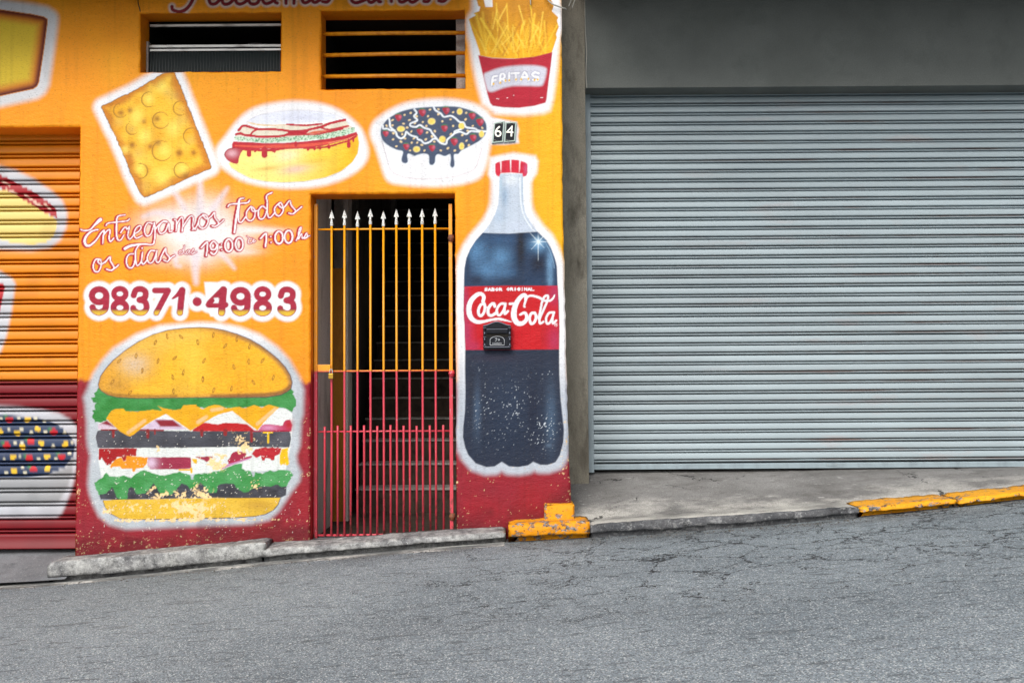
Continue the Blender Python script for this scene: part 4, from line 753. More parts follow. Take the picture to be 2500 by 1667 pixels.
# ------------------------------------------------------------------ materials
class NT:
    def __init__(s, name, rough=0.6, spec=0.3, metal=0.0):
        s.m = bpy.data.materials.new(name); s.m.use_nodes = True
        s.t = s.m.node_tree; s.n = s.t.nodes; s.l = s.t.links
        s.b = s.n['Principled BSDF']
        s.b.inputs['Roughness'].default_value = rough; s.b.inputs['Specular IOR Level'].default_value = spec; s.b.inputs['Metallic'].default_value = metal
    def pos(s, scale=(1, 1, 1), local=False):
        o = s.n.new('ShaderNodeTexCoord').outputs['Object'] if local else s.n.new('ShaderNodeNewGeometry').outputs['Position']
        mp = s.n.new('ShaderNodeVectorMath'); mp.operation = 'MULTIPLY'; mp.inputs[1].default_value = scale
        s.l.new(o, mp.inputs[0]); return mp.outputs[0]
    def noise(s, vec, scale, detail=4, rough=0.55, dist=0.0):
        k = s.n.new('ShaderNodeTexNoise'); k.inputs['Scale'].default_value = scale; k.inputs['Detail'].default_value = detail
        k.inputs['Roughness'].default_value = rough; k.inputs['Distortion'].default_value = dist
        s.l.new(vec, k.inputs['Vector']); return k.outputs['Fac']
    def vor(s, vec, scale, feat='F1', out='Distance'):
        k = s.n.new('ShaderNodeTexVoronoi'); k.feature = feat; k.inputs['Scale'].default_value = scale
        s.l.new(vec, k.inputs['Vector']); return k.outputs[out]
    def ramp(s, fac, stops):
        k = s.n.new('ShaderNodeValToRGB'); e = k.color_ramp.elements
        while len(e) < len(stops): e.new(0.5)
        for q, (p, c) in zip(e, stops): q.position = p; q.color = c if len(c) == 4 else (*c, 1)
        s.l.new(fac, k.inputs[0]); return k.outputs[0]
    def rng(s, fac, a, b, c=0.0, d=1.0):
        k = s.n.new('ShaderNodeMapRange'); k.inputs[1].default_value = a; k.inputs[2].default_value = b; k.inputs[3].default_value = c; k.inputs[4].default_value = d
        s.l.new(fac, k.inputs[0]); return k.outputs[0]
    def math(s, op, a, b=None):
        k = s.n.new('ShaderNodeMath'); k.operation = op
        for i, x in enumerate((a, b)):
            if x is None: continue
            if isinstance(x, (int, float)): k.inputs[i].default_value = x
            else: s.l.new(x, k.inputs[i])
        return k.outputs[0]
    def mix(s, fac, a, b, mode='MIX'):
        k = s.n.new('ShaderNodeMix'); k.data_type = 'RGBA'; k.blend_type = mode
        for i, x in ((0, fac), (6, a), (7, b)):
            if isinstance(x, (int, float)): k.inputs[i].default_value = x
            elif isinstance(x, (tuple, list)): k.inputs[i].default_value = x
            else: s.l.new(x, k.inputs[i])
        return k.outputs[2]
    def attr(s, name='paint'):
        k = s.n.new('ShaderNodeAttribute'); k.attribute_name = name; return k.outputs['Color']
    def sep(s, vec):
        k = s.n.new('ShaderNodeSeparateXYZ'); s.l.new(vec, k.inputs[0]); return k.outputs
    def color(s, c):
        if isinstance(c, (tuple, list)): s.b.inputs['Base Color'].default_value = c
        else: s.l.new(c, s.b.inputs['Base Color'])
        return s
    def rough(s, r): s.l.new(r, s.b.inputs['Roughness']); return s
    def bump(s, *hs):
        prev = None
        for h, dist, st in hs:
            k = s.n.new('ShaderNodeBump'); k.inputs['Distance'].default_value = dist; k.inputs['Strength'].default_value = st
            s.l.new(h, k.inputs['Height'])
            if prev is not None: s.l.new(prev, k.inputs['Normal'])
            prev = k.outputs[0]
        s.l.new(prev, s.b.inputs['Normal']); return s

def grey(v): return (v, v, v, 1)
def plaster(name, colr=None, rough=0.62):
    t = NT(name, rough, 0.28)
    base = t.attr() if colr is None else colr
    p = t.pos((0.75, 1, 1.25)); p0 = t.pos()
    n = t.noise(p0, 2.2, 3, 0.6); f = t.noise(p, 95, 2, 0.6)
    col = t.mix(t.rng(n, 0.35, 0.7, 0.0, 0.06), base, (0.10, 0.055, 0.02, 1))
    col = t.mix(t.rng(f, 0.30, 0.45, 0.22, 0.0), col, (0.05, 0.03, 0.015, 1))
    t.color(col)
    hgt = t.math('ADD', t.math('MULTIPLY', t.noise(p, 30, 2, 0.5), 1.4), f)
    t.bump((hgt, 0.0045, 0.65))
    return t.m
M = {}
M['mural'] = plaster('painted_plaster')
M['orange'] = plaster('orange_plaster', S4(238, 140, 10))
M['redplaster'] = plaster('red_plaster', S4(160, 26, 40))

def jamb_mat():
    t = NT('door_jamb_paint', 0.5, 0.35)
    z = t.sep(t.pos())[2]; n = t.noise(t.pos(), 30, 3)
    f = t.rng(t.math('ADD', z, t.math('MULTIPLY', n, 0.05)), ZSPLIT + 0.00, ZSPLIT + 0.05)
    col = t.mix(f, S4(168, 16, 26), S4(236, 132, 10))
    c2 = t.rng(t.noise(t.pos(), 60, 4, 0.7), 0.68, 0.72); col = t.mix(c2, col, S4(200, 160, 110))
    t.color(col); t.bump((t.noise(t.pos(), 40, 4), 0.002, 0.4)); return t.m
ZSPLIT = p2w(900, 906, 0.1).z
M['jamb'] = jamb_mat()
def iron_mat():
    t = NT('gate_paint', 0.36, 0.5)
    z = t.sep(t.pos())[2]; n = t.noise(t.pos(), 45, 3)
    f = t.rng(t.math('ADD', z, t.math('MULTIPLY', n, 0.02)), ZSPLIT + 0.005, ZSPLIT + 0.02)
    col = t.mix(f, S4(216, 70, 86), S4(246, 162, 16))
    ch = t.rng(t.noise(t.pos((1, 1, 0.5)), 85, 5, 0.7), 0.62, 0.66); col = t.mix(ch, col, S4(190, 150, 150))
    rz = t.math('MULTIPLY', t.rng(t.noise(t.pos((1, 1, 0.4)), 38, 4, 0.7), 0.52, 0.60), t.rng(z, -0.02, 0.55, 1, 0.0)); col = t.mix(rz, col, S4(92, 62, 52))
    t.color(col); t.bump((t.noise(t.pos(), 120, 3), 0.0008, 0.5)); return t.m
M['iron'] = iron_mat()
t = NT('spear_tip_paint', 0.4, 0.5); t.color(t.mix(t.rng(t.noise(t.pos(), 120, 4), 0.55, 0.62), S4(232, 234, 232), S4(150, 140, 110))); M['spear'] = t.m
t = NT('brass_padlock', 0.35, 0.5, 0.9); t.color(S4(190, 150, 60)); M['brass'] = t.m
t = NT('rusty_iron', 0.75, 0.2); t.color(t.mix(t.rng(t.noise(t.pos(), 60, 4), 0.4, 0.6), S4(110, 78, 66), S4(150, 88, 60))); M['rust'] = t.m
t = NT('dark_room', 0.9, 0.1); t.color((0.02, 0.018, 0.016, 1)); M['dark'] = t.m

def concrete(name, c1, c2, sc=3.0, bump=1.0, stain=(0.05, 0.05, 0.05, 1), sa=0.5, streak=False, speck=0.0, mott=0.0):
    t = NT(name, 0.85, 0.2)
    p = t.pos((1, 1, 0.35)) if streak else t.pos()
    n = t.noise(p, sc, 4, 0.62); col = t.mix(t.rng(n, 0.3, 0.7), c1, c2)
    n2 = t.noise(p, sc * 2.3, 4, 0.7); col = t.mix(t.rng(n2, 0.52, 0.72, 0, sa), col, stain)
    f = t.noise(t.pos(), 160, 2, 0.7); col = t.mix(t.rng(f, 0.35, 0.65, 0.35, 0.0), col, (0.03, 0.03, 0.03, 1))
    if mott:
        q = t.noise(t.pos((0.8, 1, 1)), 24, 4, 0.75); col = t.mix(t.rng(q, 0.50, 0.62, 0, mott), col, S4(46, 46, 48)); col = t.mix(t.rng(q, 0.46, 0.36, 0, mott), col, S4(224, 224, 222))
    if speck:
        v = t.noise(t.pos(), 70, 3, 0.7); col = t.mix(t.rng(v, 0.60, 0.68, 0, speck), col, S4(214, 216, 216))
    t.color(col); t.bump((t.math('ADD', t.noise(t.pos(), 45, 4, 0.7), t.math('MULTIPLY', f, 0.35)), 0.006, min(1.0, 0.6 * bump))); return t.m
M['pillar'] = concrete('stained_pillar_render', S4(166, 160, 146), S4(130, 124, 110), 2.6, 0.8, S4(72, 66, 56), 0.8, True)
M['lintel'] = concrete('grey_lintel_render', S4(124, 128, 125), S4(106, 110, 107), 1.6, 0.35, S4(96, 102, 98), 0.5)
def pavement_mat():
    t = NT('pavement_concrete', 0.85, 0.2); p = t.pos(); y = t.sep(p)[1]
    n = t.noise(t.pos((0.6, 1, 1)), 2.6, 5, 0.65); n2 = t.noise(t.pos((0.55, 1, 1)), 9, 5, 0.7); f = t.noise(p, 150, 2, 0.7)
    col = t.mix(t.rng(n, 0.35, 0.65), S4(152, 150, 148), S4(120, 118, 116))
    fr = t.rng(t.math('ADD', y, t.math('MULTIPLY', t.math('SUBTRACT', n, 0.5), 1.1)), 0.30, -0.12)
    col = t.mix(t.math('MULTIPLY', fr, 0.9), col, S4(240, 235, 225))
    col = t.mix(t.rng(n2, 0.50, 0.70, 0, 0.7), col, S4(104, 100, 97)); col = t.mix(t.rng(f, 0.36, 0.5, 0.5, 0), col, S4(50, 48, 46))
    col = t.mix(t.rng(t.noise(t.pos((0.4, 1, 1)), 34, 3, 0.7), 0.64, 0.70, 0, 0.6), col, S4(206, 204, 200))
    wp = t.n.new('ShaderNodeVectorMath'); wp.operation = 'MULTIPLY_ADD'
    nz = t.n.new('ShaderNodeTexNoise'); nz.inputs['Scale'].default_value = 5; nz.inputs['Detail'].default_value = 4; nz.inputs['Roughness'].default_value = 0.7; t.l.new(p, nz.inputs['Vector'])
    t.l.new(nz.outputs['Color'], wp.inputs[0]); wp.inputs[1].default_value = (0.3, 0.3, 0.3); t.l.new(p, wp.inputs[2])
    ck = t.math('LESS_THAN', t.vor(wp.outputs[0], 0.9, 'DISTANCE_TO_EDGE'), t.rng(t.noise(p, 3, 4, 0.7), 0.48, 0.75, 0.0, 0.02))
    col = t.mix(t.math('MULTIPLY', ck, 0.85), col, (0.02, 0.02, 0.02, 1))
    t.color(col); t.bump((t.math('ADD', n2, t.math('MULTIPLY', f, 0.3)), 0.008, 0.7)); return t.m
M['pave2'] = pavement_mat()
M['kerbc'] = concrete('kerb_concrete', S4(196, 196, 193), S4(124, 124, 127), 7.0, 1.7, S4(48, 48, 50), 0.8, speck=0.6, mott=0.42)
M['kerbd'] = concrete('dark_kerb_concrete', S4(124, 124, 126), S4(84, 86, 90), 4.0, 1.4, S4(40, 40, 42), 0.9, speck=0.3, mott=0.3)
M['ramp'] = concrete('ramp_concrete', S4(148, 150, 154), S4(118, 120, 124), 3.0, 0.8, S4(70, 70, 72), 0.6, speck=0.3)
M['inner'] = concrete('corridor_plaster', S4(232, 226, 220), S4(200, 192, 186), 2.5, 0.4, S4(96, 88, 80), 0.6, True)
M['brown'] = concrete('ochre_corridor_paint', S4(200, 134, 44), S4(170, 108, 34), 3, 0.4, S4(70, 44, 16), 0.5, True)
M['step'] = concrete('step_concrete', S4(96, 82, 70), S4(66, 56, 48), 5, 0.8, S4(44, 36, 30), 0.8)
M['nosing'] = concrete('worn_lit_step_edge', S4(200, 196, 190), S4(160, 156, 150), 9, 0.5, S4(70, 66, 60), 0.9)  # worn edges, painted paler to stand for the light they catch
t = NT('gutter_mortar', 0.85, 0.2); q_ = t.noise(t.pos((0.16, 1, 1)), 20, 5, 0.7)
t.color(t.mix(t.rng(t.noise(t.pos(), 60, 3), 0.35, 0.65, 0, 0.5), t.ramp(q_, [(0.40, S4(112, 114, 114)), (0.52, S4(140, 140, 138)), (0.58, S4(214, 212, 206)), (0.7, S4(190, 188, 184))]), S4(80, 80, 80)))
t.bump((q_, 0.008, 0.7)); M['gutter'] = t.m
M['slab'] = concrete('slab_concrete', S4(120, 118, 114), S4(96, 94, 92), 2, 0.5)

def yellow_kerb():
    t = NT('yellow_kerb_paint', 0.6, 0.3)
    n = t.noise(t.pos(), 2.4, 4, 0.6); y = t.mix(t.rng(n, 0.35, 0.65), S4(250, 176, 30), S4(238, 152, 16))
    cn = t.mix(t.rng(t.noise(t.pos(), 30, 4, 0.7), 0.4, 0.6), S4(170, 166, 164), S4(70, 66, 64))
    w_ = t.math('ADD', t.math('MULTIPLY', t.noise(t.pos((1, 1, 1.4)), 17, 6, 0.72), 0.75), t.math('MULTIPLY', t.noise(t.pos(), 4.2, 3, 0.6), 0.36))
    k = t.rng(w_, 0.595, 0.645)
    col = t.mix(k, y, cn); d = t.rng(t.noise(t.pos(), 55, 4, 0.7), 0.60, 0.66, 0, 0.8); col = t.mix(d, col, S4(50, 40, 30))
    t.color(col); t.bump((k, -0.004, 0.6), (t.noise(t.pos(), 40, 5, 0.7), 0.008, 0.6)); return t.m
M['ykerb'] = yellow_kerb()

def asphalt():
    t = NT('asphalt', 0.8, 0.25)
    p = t.pos(); ps = t.pos((0.45, 1.0, 1.0))
    big = t.noise(p, 0.7, 5, 0.6); col = t.mix(t.rng(big, 0.3, 0.7), S4(136, 148, 156), S4(168, 179, 186))
    band = t.noise(t.pos((0.12, 0.9, 1)), 1.6, 4, 0.6); col = t.mix(t.rng(band, 0.40, 0.66, 0, 0.35), col, S4(112, 122, 130))
    cell = t.vor(p, 190, 'F1', 'Color'); cs = t.sep(cell)
    col = t.mix(t.rng(cs[0], 0.50, 0.95, 0, 0.75), col, S4(72, 77, 82)); col = t.mix(t.rng(cs[1], 0.80, 0.98, 0, 0.85), col, S4(236, 239, 239))
    f = t.noise(p, 210, 2, 0.6); col = t.mix(t.rng(f, 0.36, 0.48, 0.65, 0), col, S4(40, 42, 46))
    # dark worn spots, stretched along the street
    sp = t.noise(t.pos((0.22, 1, 1)), 9, 4, 0.6); col = t.mix(t.rng(sp, 0.62, 0.70, 0, 0.38), col, S4(52, 54, 58))
    ds = t.noise(t.pos((0.22, 1, 1)), 30, 3, 0.65); col = t.mix(t.rng(ds, 0.57, 0.66, 0, 0.55), col, S4(58, 62, 66))
    # crack network, denser on the uphill side
    wp = t.n.new('ShaderNodeVectorMath'); wp.operation = 'MULTIPLY_ADD'
    nz = t.n.new('ShaderNodeTexNoise'); nz.inputs['Scale'].default_value = 4.5; nz.inputs['Detail'].default_value = 4; nz.inputs['Roughness'].default_value = 0.7; t.l.new(p, nz.inputs['Vector'])
    t.l.new(nz.outputs['Color'], wp.inputs[0]); wp.inputs[1].default_value = (0.34, 0.34, 0.34); t.l.new(p, wp.inputs[2])
    ck = t.vor(wp.outputs[0], 2.3, 'DISTANCE_TO_EDGE')
    xyz = t.sep(p); side = t.math('MULTIPLY', t.rng(xyz[0], -1.2, 0.8), t.rng(xyz[1], -2.7, -1.5))
    wd = t.noise(p, 5, 5, 0.75)
    wid = t.math('MULTIPLY', t.rng(wd, 0.34, 0.72, 0.0, 0.034), side)
    crk = t.math('LESS_THAN', ck, wid)
    ck2 = t.vor(wp.outputs[0], 6.0, 'DISTANCE_TO_EDGE'); w2_ = t.math('MULTIPLY', t.rng(t.noise(p, 2.6, 4, 0.7), 0.46, 0.78, 0.0, 0.055), side)
    crk = t.math('MAXIMUM', crk, t.math('LESS_THAN', ck2, w2_))
    dirt = t.math('MULTIPLY', t.rng(xyz[1], -0.62, -0.2), t.rng(t.noise(t.pos((0.4, 1, 1)), 7, 4, 0.7), 0.35, 0.65)); col = t.mix(t.math('MULTIPLY', dirt, 0.6), col, S4(70, 64, 58))
    col = t.mix(t.math('MULTIPLY', crk, 0.9), col, (0.012, 0.012, 0.014, 1))
    t.color(col); h = cs[0]
    t.bump((t.math('ADD', h, f), 0.005, 0.6)); return t.m
M['asphalt'] = asphalt()

def slat_grey():
    t = NT('galvanised_slat_paint', 0.42, 0.45)
    n = t.noise(t.pos((0.5, 1, 2)), 2.0, 5, 0.6); col = t.mix(t.rng(n, 0.35, 0.7), S4(170, 184, 190), S4(156, 169, 175))
    st = t.noise(t.pos((0.35, 1, 9)), 9, 5, 0.7); col = t.mix(t.rng(st, 0.66, 0.72, 0, 0.5), col, S4(110, 118, 122))
    lz = t.sep(t.pos((1, 1, 1), True))[2]
    band = t.math('MULTIPLY', t.rng(lz, -0.050, -0.042, 1, 0), t.rng(lz, -0.060, -0.055, 0, 1))
    xr = t.rng(t.sep(t.pos())[0], 0.9, 2.4, 0.1, 1.0)
    rn = t.rng(t.noise(t.pos((0.22, 1, 3)), 5.5, 5, 0.7), 0.50, 0.62)
    col = t.mix(t.math('MULTIPLY', t.math('MULTIPLY', t.math('MULTIPLY', band, rn), xr), 0.8), col, S4(124, 76, 52))
    pk = t.rng(t.noise(t.pos((0.6, 1, 3)), 3, 4, 0.6), 0.60, 0.74, 0, 0.22); col = t.mix(t.math('MULTIPLY', pk, xr), col, S4(190, 130, 110))
    oi = t.n.new('ShaderNodeObjectInfo').outputs['Random']; col = t.mix(t.rng(oi, 0, 1, 0.0, 0.16), col, S4(120, 128, 132))
    t.color(col); t.rough(t.rng(n, 0.3, 0.7, 0.34, 0.5)); t.bump((t.noise(t.pos((0.4, 1, 1)), 14, 3), 0.003, 0.12)); return t.m
M['slat'] = slat_grey()
t = NT('rail_paint', 0.45, 0.4); t.color(t.mix(t.rng(t.noise(t.pos((1, 1, 0.3)), 9, 5, 0.7), 0.45, 0.7), S4(152, 167, 174), S4(132, 144, 150))); M['rail'] = t.m
t = NT('painted_slat', 0.48, 0.3); t.color(t.attr())
t.bump((t.noise(t.pos((1, 1, 0.05)), 260, 2), 0.0006, 0.35), (t.noise(t.pos((0.4, 1, 1)), 10, 3), 0.003, 0.12)); M['pslat'] = t.m

t = NT('black_cast_plastic', 0.55, 0.2); t.color(t.mix(t.rng(t.noise(t.pos(), 30, 3), 0.4, 0.7), S4(14, 17, 25), S4(24, 27, 37))); M['black'] = t.m
t = NT('silver_lettering', 0.35, 0.5); t.color(S4(196, 200, 206)); M['silver'] = t.m
t = NT('grey_mailbox_edge', 0.5, 0.4); t.color(S4(112, 116, 130)); M['edge'] = t.m  # paler grey on the mailbox mouldings
t = NT('chrome_plate', 0.16, 0.5, 1.0); t.color(S4(150, 164, 156)); M['chrome'] = t.m
t = NT('brushed_digit', 0.25, 0.5, 1.0); t.color(S4(230, 228, 214)); M['digit'] = t.m
t = NT('aluminium', 0.4, 0.5, 0.6); t.color(t.mix(t.rng(t.noise(t.pos((0.3, 1, 1)), 22, 4), 0.5, 0.7), S4(184, 184, 182), S4(120, 118, 116))); M['alu'] = t.m
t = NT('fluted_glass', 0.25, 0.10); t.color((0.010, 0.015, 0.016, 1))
M['glass'] = t.m
t = NT('cable_rubber', 0.5, 0.4); t.color(S4(40, 38, 36)); M['cable'] = t.m
t = NT('pale_cable', 0.5, 0.4); t.color(S4(170, 168, 160)); M['cablew'] = t.m
t = NT('yellow_bar_paint', 0.45, 0.4); t.color(t.mix(t.rng(t.noise(t.pos(), 30, 4), 0.4, 0.65), S4(232, 150, 20), S4(206, 122, 14))); M['bar'] = t.m

# ------------------------------------------------------------------ ground
YK = -0.19                                            # kerb face
def zline(pts, Y):
    xs = []; zs = []
    for u, v in pts:
        q = p2w(u, v, Y); xs.append(q.x); zs.append(q.z)
    return lambda x: np.interp(x, xs, zs) if xs[0] <= 1e9 else 0
KB = [(-700, 1490), (0, 1433), (113, 1425), (238, 1415), (417, 1397), (650, 1374), (1000, 1344), (1240, 1326), (1459, 1314), (1625, 1304), (1870, 1285), (2078, 1267), (2334, 1241), (2500, 1222), (3400, 1130)]
kbx = [p2w(u, v, YK).x for u, v in KB]; kbz = [p2w(u, v, YK).z for u, v in KB]
def kz(x):
    x = np.asarray(x, float)
    z = np.interp(x, kbx, kbz)
    z = np.where(x < kbx[0], kbz[0] + (x - kbx[0]) * 0.085, z); return np.where(x > kbx[-1], kbz[-1] + (x - kbx[-1]) * 0.085, z)
xs = np.concatenate([np.linspace(-120, -6, 20), np.linspace(-5.7, 6, 150), np.linspace(6.5, 120, 20)])
ys = np.concatenate([np.linspace(0.06, YK - 0.6, 24), np.linspace(YK - 0.75, -7, 60), np.linspace(-7.6, -120, 18)])
X, Y = np.meshgrid(xs, ys)
smooth_z = 0.083 * X + (kbz[7] - 0.083 * kbx[7])
wgt = np.clip((-(Y) - 0.2) / 2.5, 0, 1)
Z = kz(X) * (1 - wgt) + smooth_z * wgt + np.where(np.abs(X) < 8, 0.008 * (vn(X, Y, 0.5, 70) - 0.5) + 0.02 * (vn(X, Y, 1.7, 71) - 0.5), 0) * np.clip(-Y - 0.2, 0, 1)
Z = np.where(np.abs(X) > 9, smooth_z + np.clip(1 - (np.abs(X) - 9) / 20, 0, 1) * 0, Z)
mobj('road', grid_mesh('road', np.stack([X, Y, Z], -1)[:, ::-1], M['asphalt'])); tag(bpy.data.objects['road'], 'worn grey asphalt street with cracks sloping uphill to the right', kind='structure')

# mortar gutter strip at the foot of the left kerb
rows = []
for x in np.linspace(p2w(-80, 1440, YK).x, p2w(1232, 1330, YK).x, 160):
    wdt = 0.075 + 0.05 * float(vn(np.array([x]), np.array([0.0]), 0.16, 72)[0]) + 0.03 * random.random()
    rows.append([(x, YK + 0.03, float(kz(x)) + 0.006), (x, YK - wdt * 0.5, float(kz(x)) + 0.006), (x, YK - wdt, float(kz(x)) - 0.004)])
mobj('gutter_strip', grid_mesh('gutter_strip', np.array(rows), M['gutter'])); tag(bpy.data.objects['gutter_strip'], 'broken pale mortar strip along the foot of the grey kerb', kind='structure')

# pavement on the right, rising to the grey shutter
YG, YS = 0.60, 0.79                                   # grey pillar face, grey shutter plane
XR = p2w(1384, 1000, 0).x                             # right corner of the orange wall
zS = (p2w(1445, 1145, YS).z + p2w(2500, 1139, YS).z) / 2
KT = [(1380, 1285), (1446, 1281), (1625, 1268), (1870, 1254), (2078, 1238), (2127, 1234), (2334, 1218), (2500, 1201), (3400, 1110)]
ktx = [p2w(u, v, YK).x for u, v in KT]; ktz = [p2w(u, v, YK).z for u, v in KT]
xs = np.linspace(XR - 0.06, ktx[-1], 120); ts = np.linspace(0, 1, 40)
X, T = np.meshgrid(xs, ts); zf = np.interp(X, ktx, ktz)
Yp = (YK + 0.022) + T * (YS + 0.12 - YK - 0.022)
T2 = np.clip((T - 0.26) / 0.74, 0, 1); Z = (zf - 0.004) * (1 - T2) + (zS - 0.006) * T2 + 0.012 * (vn(X, Yp, 0.35, 73) - 0.5) * np.clip(T2 * 4, 0, 1) + 0.02 * np.sin(T2 * math.pi)
Z = np.where((T < 0.27) & (X > p2w(2099, 1237, YK).x), Z - 0.012, Z)
pv = mobj('pavement', grid_mesh('pavement', np.stack([X, Yp, Z], -1), M['pave2'])); tag(pv, 'pale concrete pavement rising to the grey roller shutter', kind='structure')

def kerb(name, top, bot, u0, u1, mat, label, parent, wid=0.17, yf=YK, drop=0.0, n=None, amp=0.008, rnd=0.03, seed=1):
    x0, x1 = p2w(u0, np.interp(u0, *zip(*top)), yf).x, p2w(u1, np.interp(u1, *zip(*top)), yf).x
    tx = [p2w(u, v, yf).x for u, v in top]; tz = [p2w(u, v, yf).z for u, v in top]
    n = n or max(14, int((x1 - x0) / 0.02))
    xs = np.linspace(x0, x1, n); P = []
    for i, x in enumerate(xs):
        zt = float(np.interp(x, tx, tz)); zb = float(kz(x)) - 0.06
        r = min(rnd, (zt - zb) * 0.35)
        e = min(1.0, min(i, n - 1 - i) / 2.0); ins = (1 - e) * 0.010
        zk_ = zb + 0.06; u_ = 0.032 + 0.014 * float(vn(np.array([x]), np.array([seed * 1.0]), 0.25, seed + 9)[0])
        pr = [(yf + 0.085, zb), (yf + 0.08, zk_ + u_ * 0.7), (yf + 0.008 + ins, zk_ + u_), (yf + 0.002 + ins, zk_ + 0.5 * (zt - zk_)), (yf + ins, zt - r * 1.3), (yf + 0.22 * r + ins, zt - r * 0.45), (yf + 0.75 * r + ins, zt - r * 0.08 - ins * 0.5), (yf + r * 1.6, zt - ins), (yf + wid * 0.6, zt + drop * 0.6 - ins), (yf + wid, zt + drop - ins), (yf + wid + 0.01, zb)]
        P.append([(x, a, b) for a, b in pr])
    P = np.array(P)
    # finer rows across the profile
    Q = [P[:, 0]]
    for k in range(P.shape[1] - 1):
        for s_ in (0.5, 1.0): Q.append(P[:, k] * (1 - s_) + P[:, k + 1] * s_)
    P = np.stack(Q, 1)
    d = (vn(P[..., 0] * 1.0 + seed, P[..., 1] + P[..., 2], 0.022, seed) - 0.5) * amp * 1.1 + (vn(P[..., 0] + seed, P[..., 2] - P[..., 1], 0.11, seed + 1) - 0.5) * amp * 1.4
    P[..., 1] += d; P[..., 2] += d * 0.8 * (np.arange(P.shape[1])[None, :] > 2)
    chip = np.clip(vn(P[..., 0] + 3 * seed, P[..., 1] * 0, 0.07, seed + 2) - 0.78, 0, 1) * 0.07
    lip = np.exp(-((np.arange(P.shape[1]) - 10) / 2.2) ** 2)[None, :]
    P[..., 2] -= chip * lip; P[..., 1] += chip * lip
    me = grid_mesh(name, P, mat)
    bm = bmesh.new(); bm.from_mesh(me)
    be = [e for e in bm.edges if e.is_boundary]
    bmesh.ops.holes_fill(bm, edges=be, sides=0); bm.to_mesh(me); bm.free()
    o = mobj(name, me, None, parent)
    if label: o['label'] = label
    return o
kerb('kerb_stone', [(115, 1378), (119, 1373), (238, 1362), (387, 1349), (565, 1333), (640, 1323), (650, 1324)], None, 113, 648, M['kerbc'], 'tall rough grey kerb at the foot of the burger painting', pv, 0.21, amp=0.005, rnd=0.013, seed=2, drop=0.004)
kerb('kerb_stone', [(640, 1340), (900, 1322), (1000, 1313), (1110, 1306), (1240, 1298)], None, 637, 1234, M['kerbc'], 'low worn whitish kerb below the gate', pv, 0.21, amp=0.005, rnd=0.022, seed=3, drop=0.012)
kerb('kerb_stone', [(1240, 1279), (1440, 1270)], None, 1241, 1440, M['ykerb'], 'chunky yellow painted kerb block at the corner of the orange wall', pv, 0.24, yf=YK - 0.012, amp=0.006, rnd=0.03, seed=4)
kerb('kerb_stone', [(1446, 1281), (1625, 1268), (1870, 1254), (2078, 1238), (2100, 1237)], None, 1442, 2098, M['kerbd'], 'long grey concrete kerb before the grey shutter', pv, 0.04, amp=0.005, rnd=0.014, seed=5)
kerb('kerb_stone', [(2090, 1238), (2127, 1235), (2340, 1218)], None, 2100, 2338, M['ykerb'], 'chipped yellow kerb stone before the grey shutter, downhill one', pv, 0.26, yf=YK - 0.006, amp=0.008, rnd=0.022, seed=6, drop=0.006)
kerb('kerb_stone', [(2330, 1219), (2500, 1201), (2900, 1160)], None, 2342, 2900, M['ykerb'], 'chipped yellow kerb stone at the right edge, uphill one', pv, 0.26, yf=YK - 0.006, amp=0.008, rnd=0.022, seed=7, drop=0.006)
# small yellow step on top of the block
q0, q1 = p2w(1329, 1258, -0.06), p2w(1402, 1229, -0.06)
b = box_bm(q0.x, q1.x, -0.075, 0.12, q0.z - 0.06, q1.z, 0.016); bmesh.ops.subdivide_edges(b, edges=list(b.edges), cuts=2, use_grid_fill=True)
for v_ in b.verts: v_.co += Vector((random.uniform(-1, 1), random.uniform(-1, 1), random.uniform(-1, 1))) * 0.004
o = from_bm('kerb_step', b, M['ykerb'], pv, True); o['label'] = 'small yellow painted step against the wall corner'

# ramp before the left shutter
xs = np.linspace(p2w(-700, 1360, 0.3).x, p2w(186, 1360, 0.0).x + 0.02, 60); ts = np.linspace(0, 1, 20)
X, T = np.meshgrid(xs, ts); zb = p2w(90, 1341, 0.24).z
Z = (kz(X) + 0.028) * (1 - T) + (zb - 0.004) * T + 0.008 * (vn(X, T, 0.3, 75) - 0.5)
Yp = YK - 0.02 + T * (0.34 - YK)
rp = mobj('driveway_ramp', grid_mesh('driveway_ramp', np.stack([X, Yp, Z], -1), M['ramp'])); tag(rp, 'dark concrete ramp before the painted roller shutter', kind='structure')

# ------------------------------------------------------------------ the orange building
TOPZ = 3.64
BASE = p2w(780, 1330, 0)
bld = empty('snack_bar_building', (BASE.x, 0, BASE.z), 'orange and red snack bar front covered in painted food murals', 'building')
def rect(ul, ur, vt, vb, Y=0.0):
    a, b_, c_, d_ = p2w(ul, vt, Y), p2w(ur, vt, Y), p2w(ul, vb, Y), p2w(ur, vb, Y)
    return ((a.x + c_.x) / 2, (b_.x + d_.x) / 2, (c_.z + d_.z) / 2, (a.z + b_.z) / 2)     # x0 x1 z0 z1
R_SH = list(rect(-600, 189, 313, 1345)); R_SH[0] = -6.0; R_SH[2] = -2.0
R_W1 = rect(342, 685, 31.5, 175.5); R_W2 = rect(783.5, 1135, 26, 217)
R_DR = list(rect(758, 1112.5, 473, 1320)); R_DR[2] = -2.0
HOLES = [R_SH, R_W1, R_W2, R_DR]
XL, ZB = -6.0, p2w(700, 1400, 0).z - 0.15
H_ = 0.0049
def axis(lo, hi, keys, f0, f1):
    ks = sorted(set([lo, hi, f0, f1] + [k for k in keys if lo < k < hi])); out = []
    for a, b_ in zip(ks[:-1], ks[1:]):
        fine = a >= f0 - 1e-6 and b_ <= f1 + 1e-6
        n = max(1, int(round((b_ - a) / (H_ if fine else 0.08)))); out += list(np.linspace(a, b_, n + 1)[:-1])
    return np.array(out + [hi])
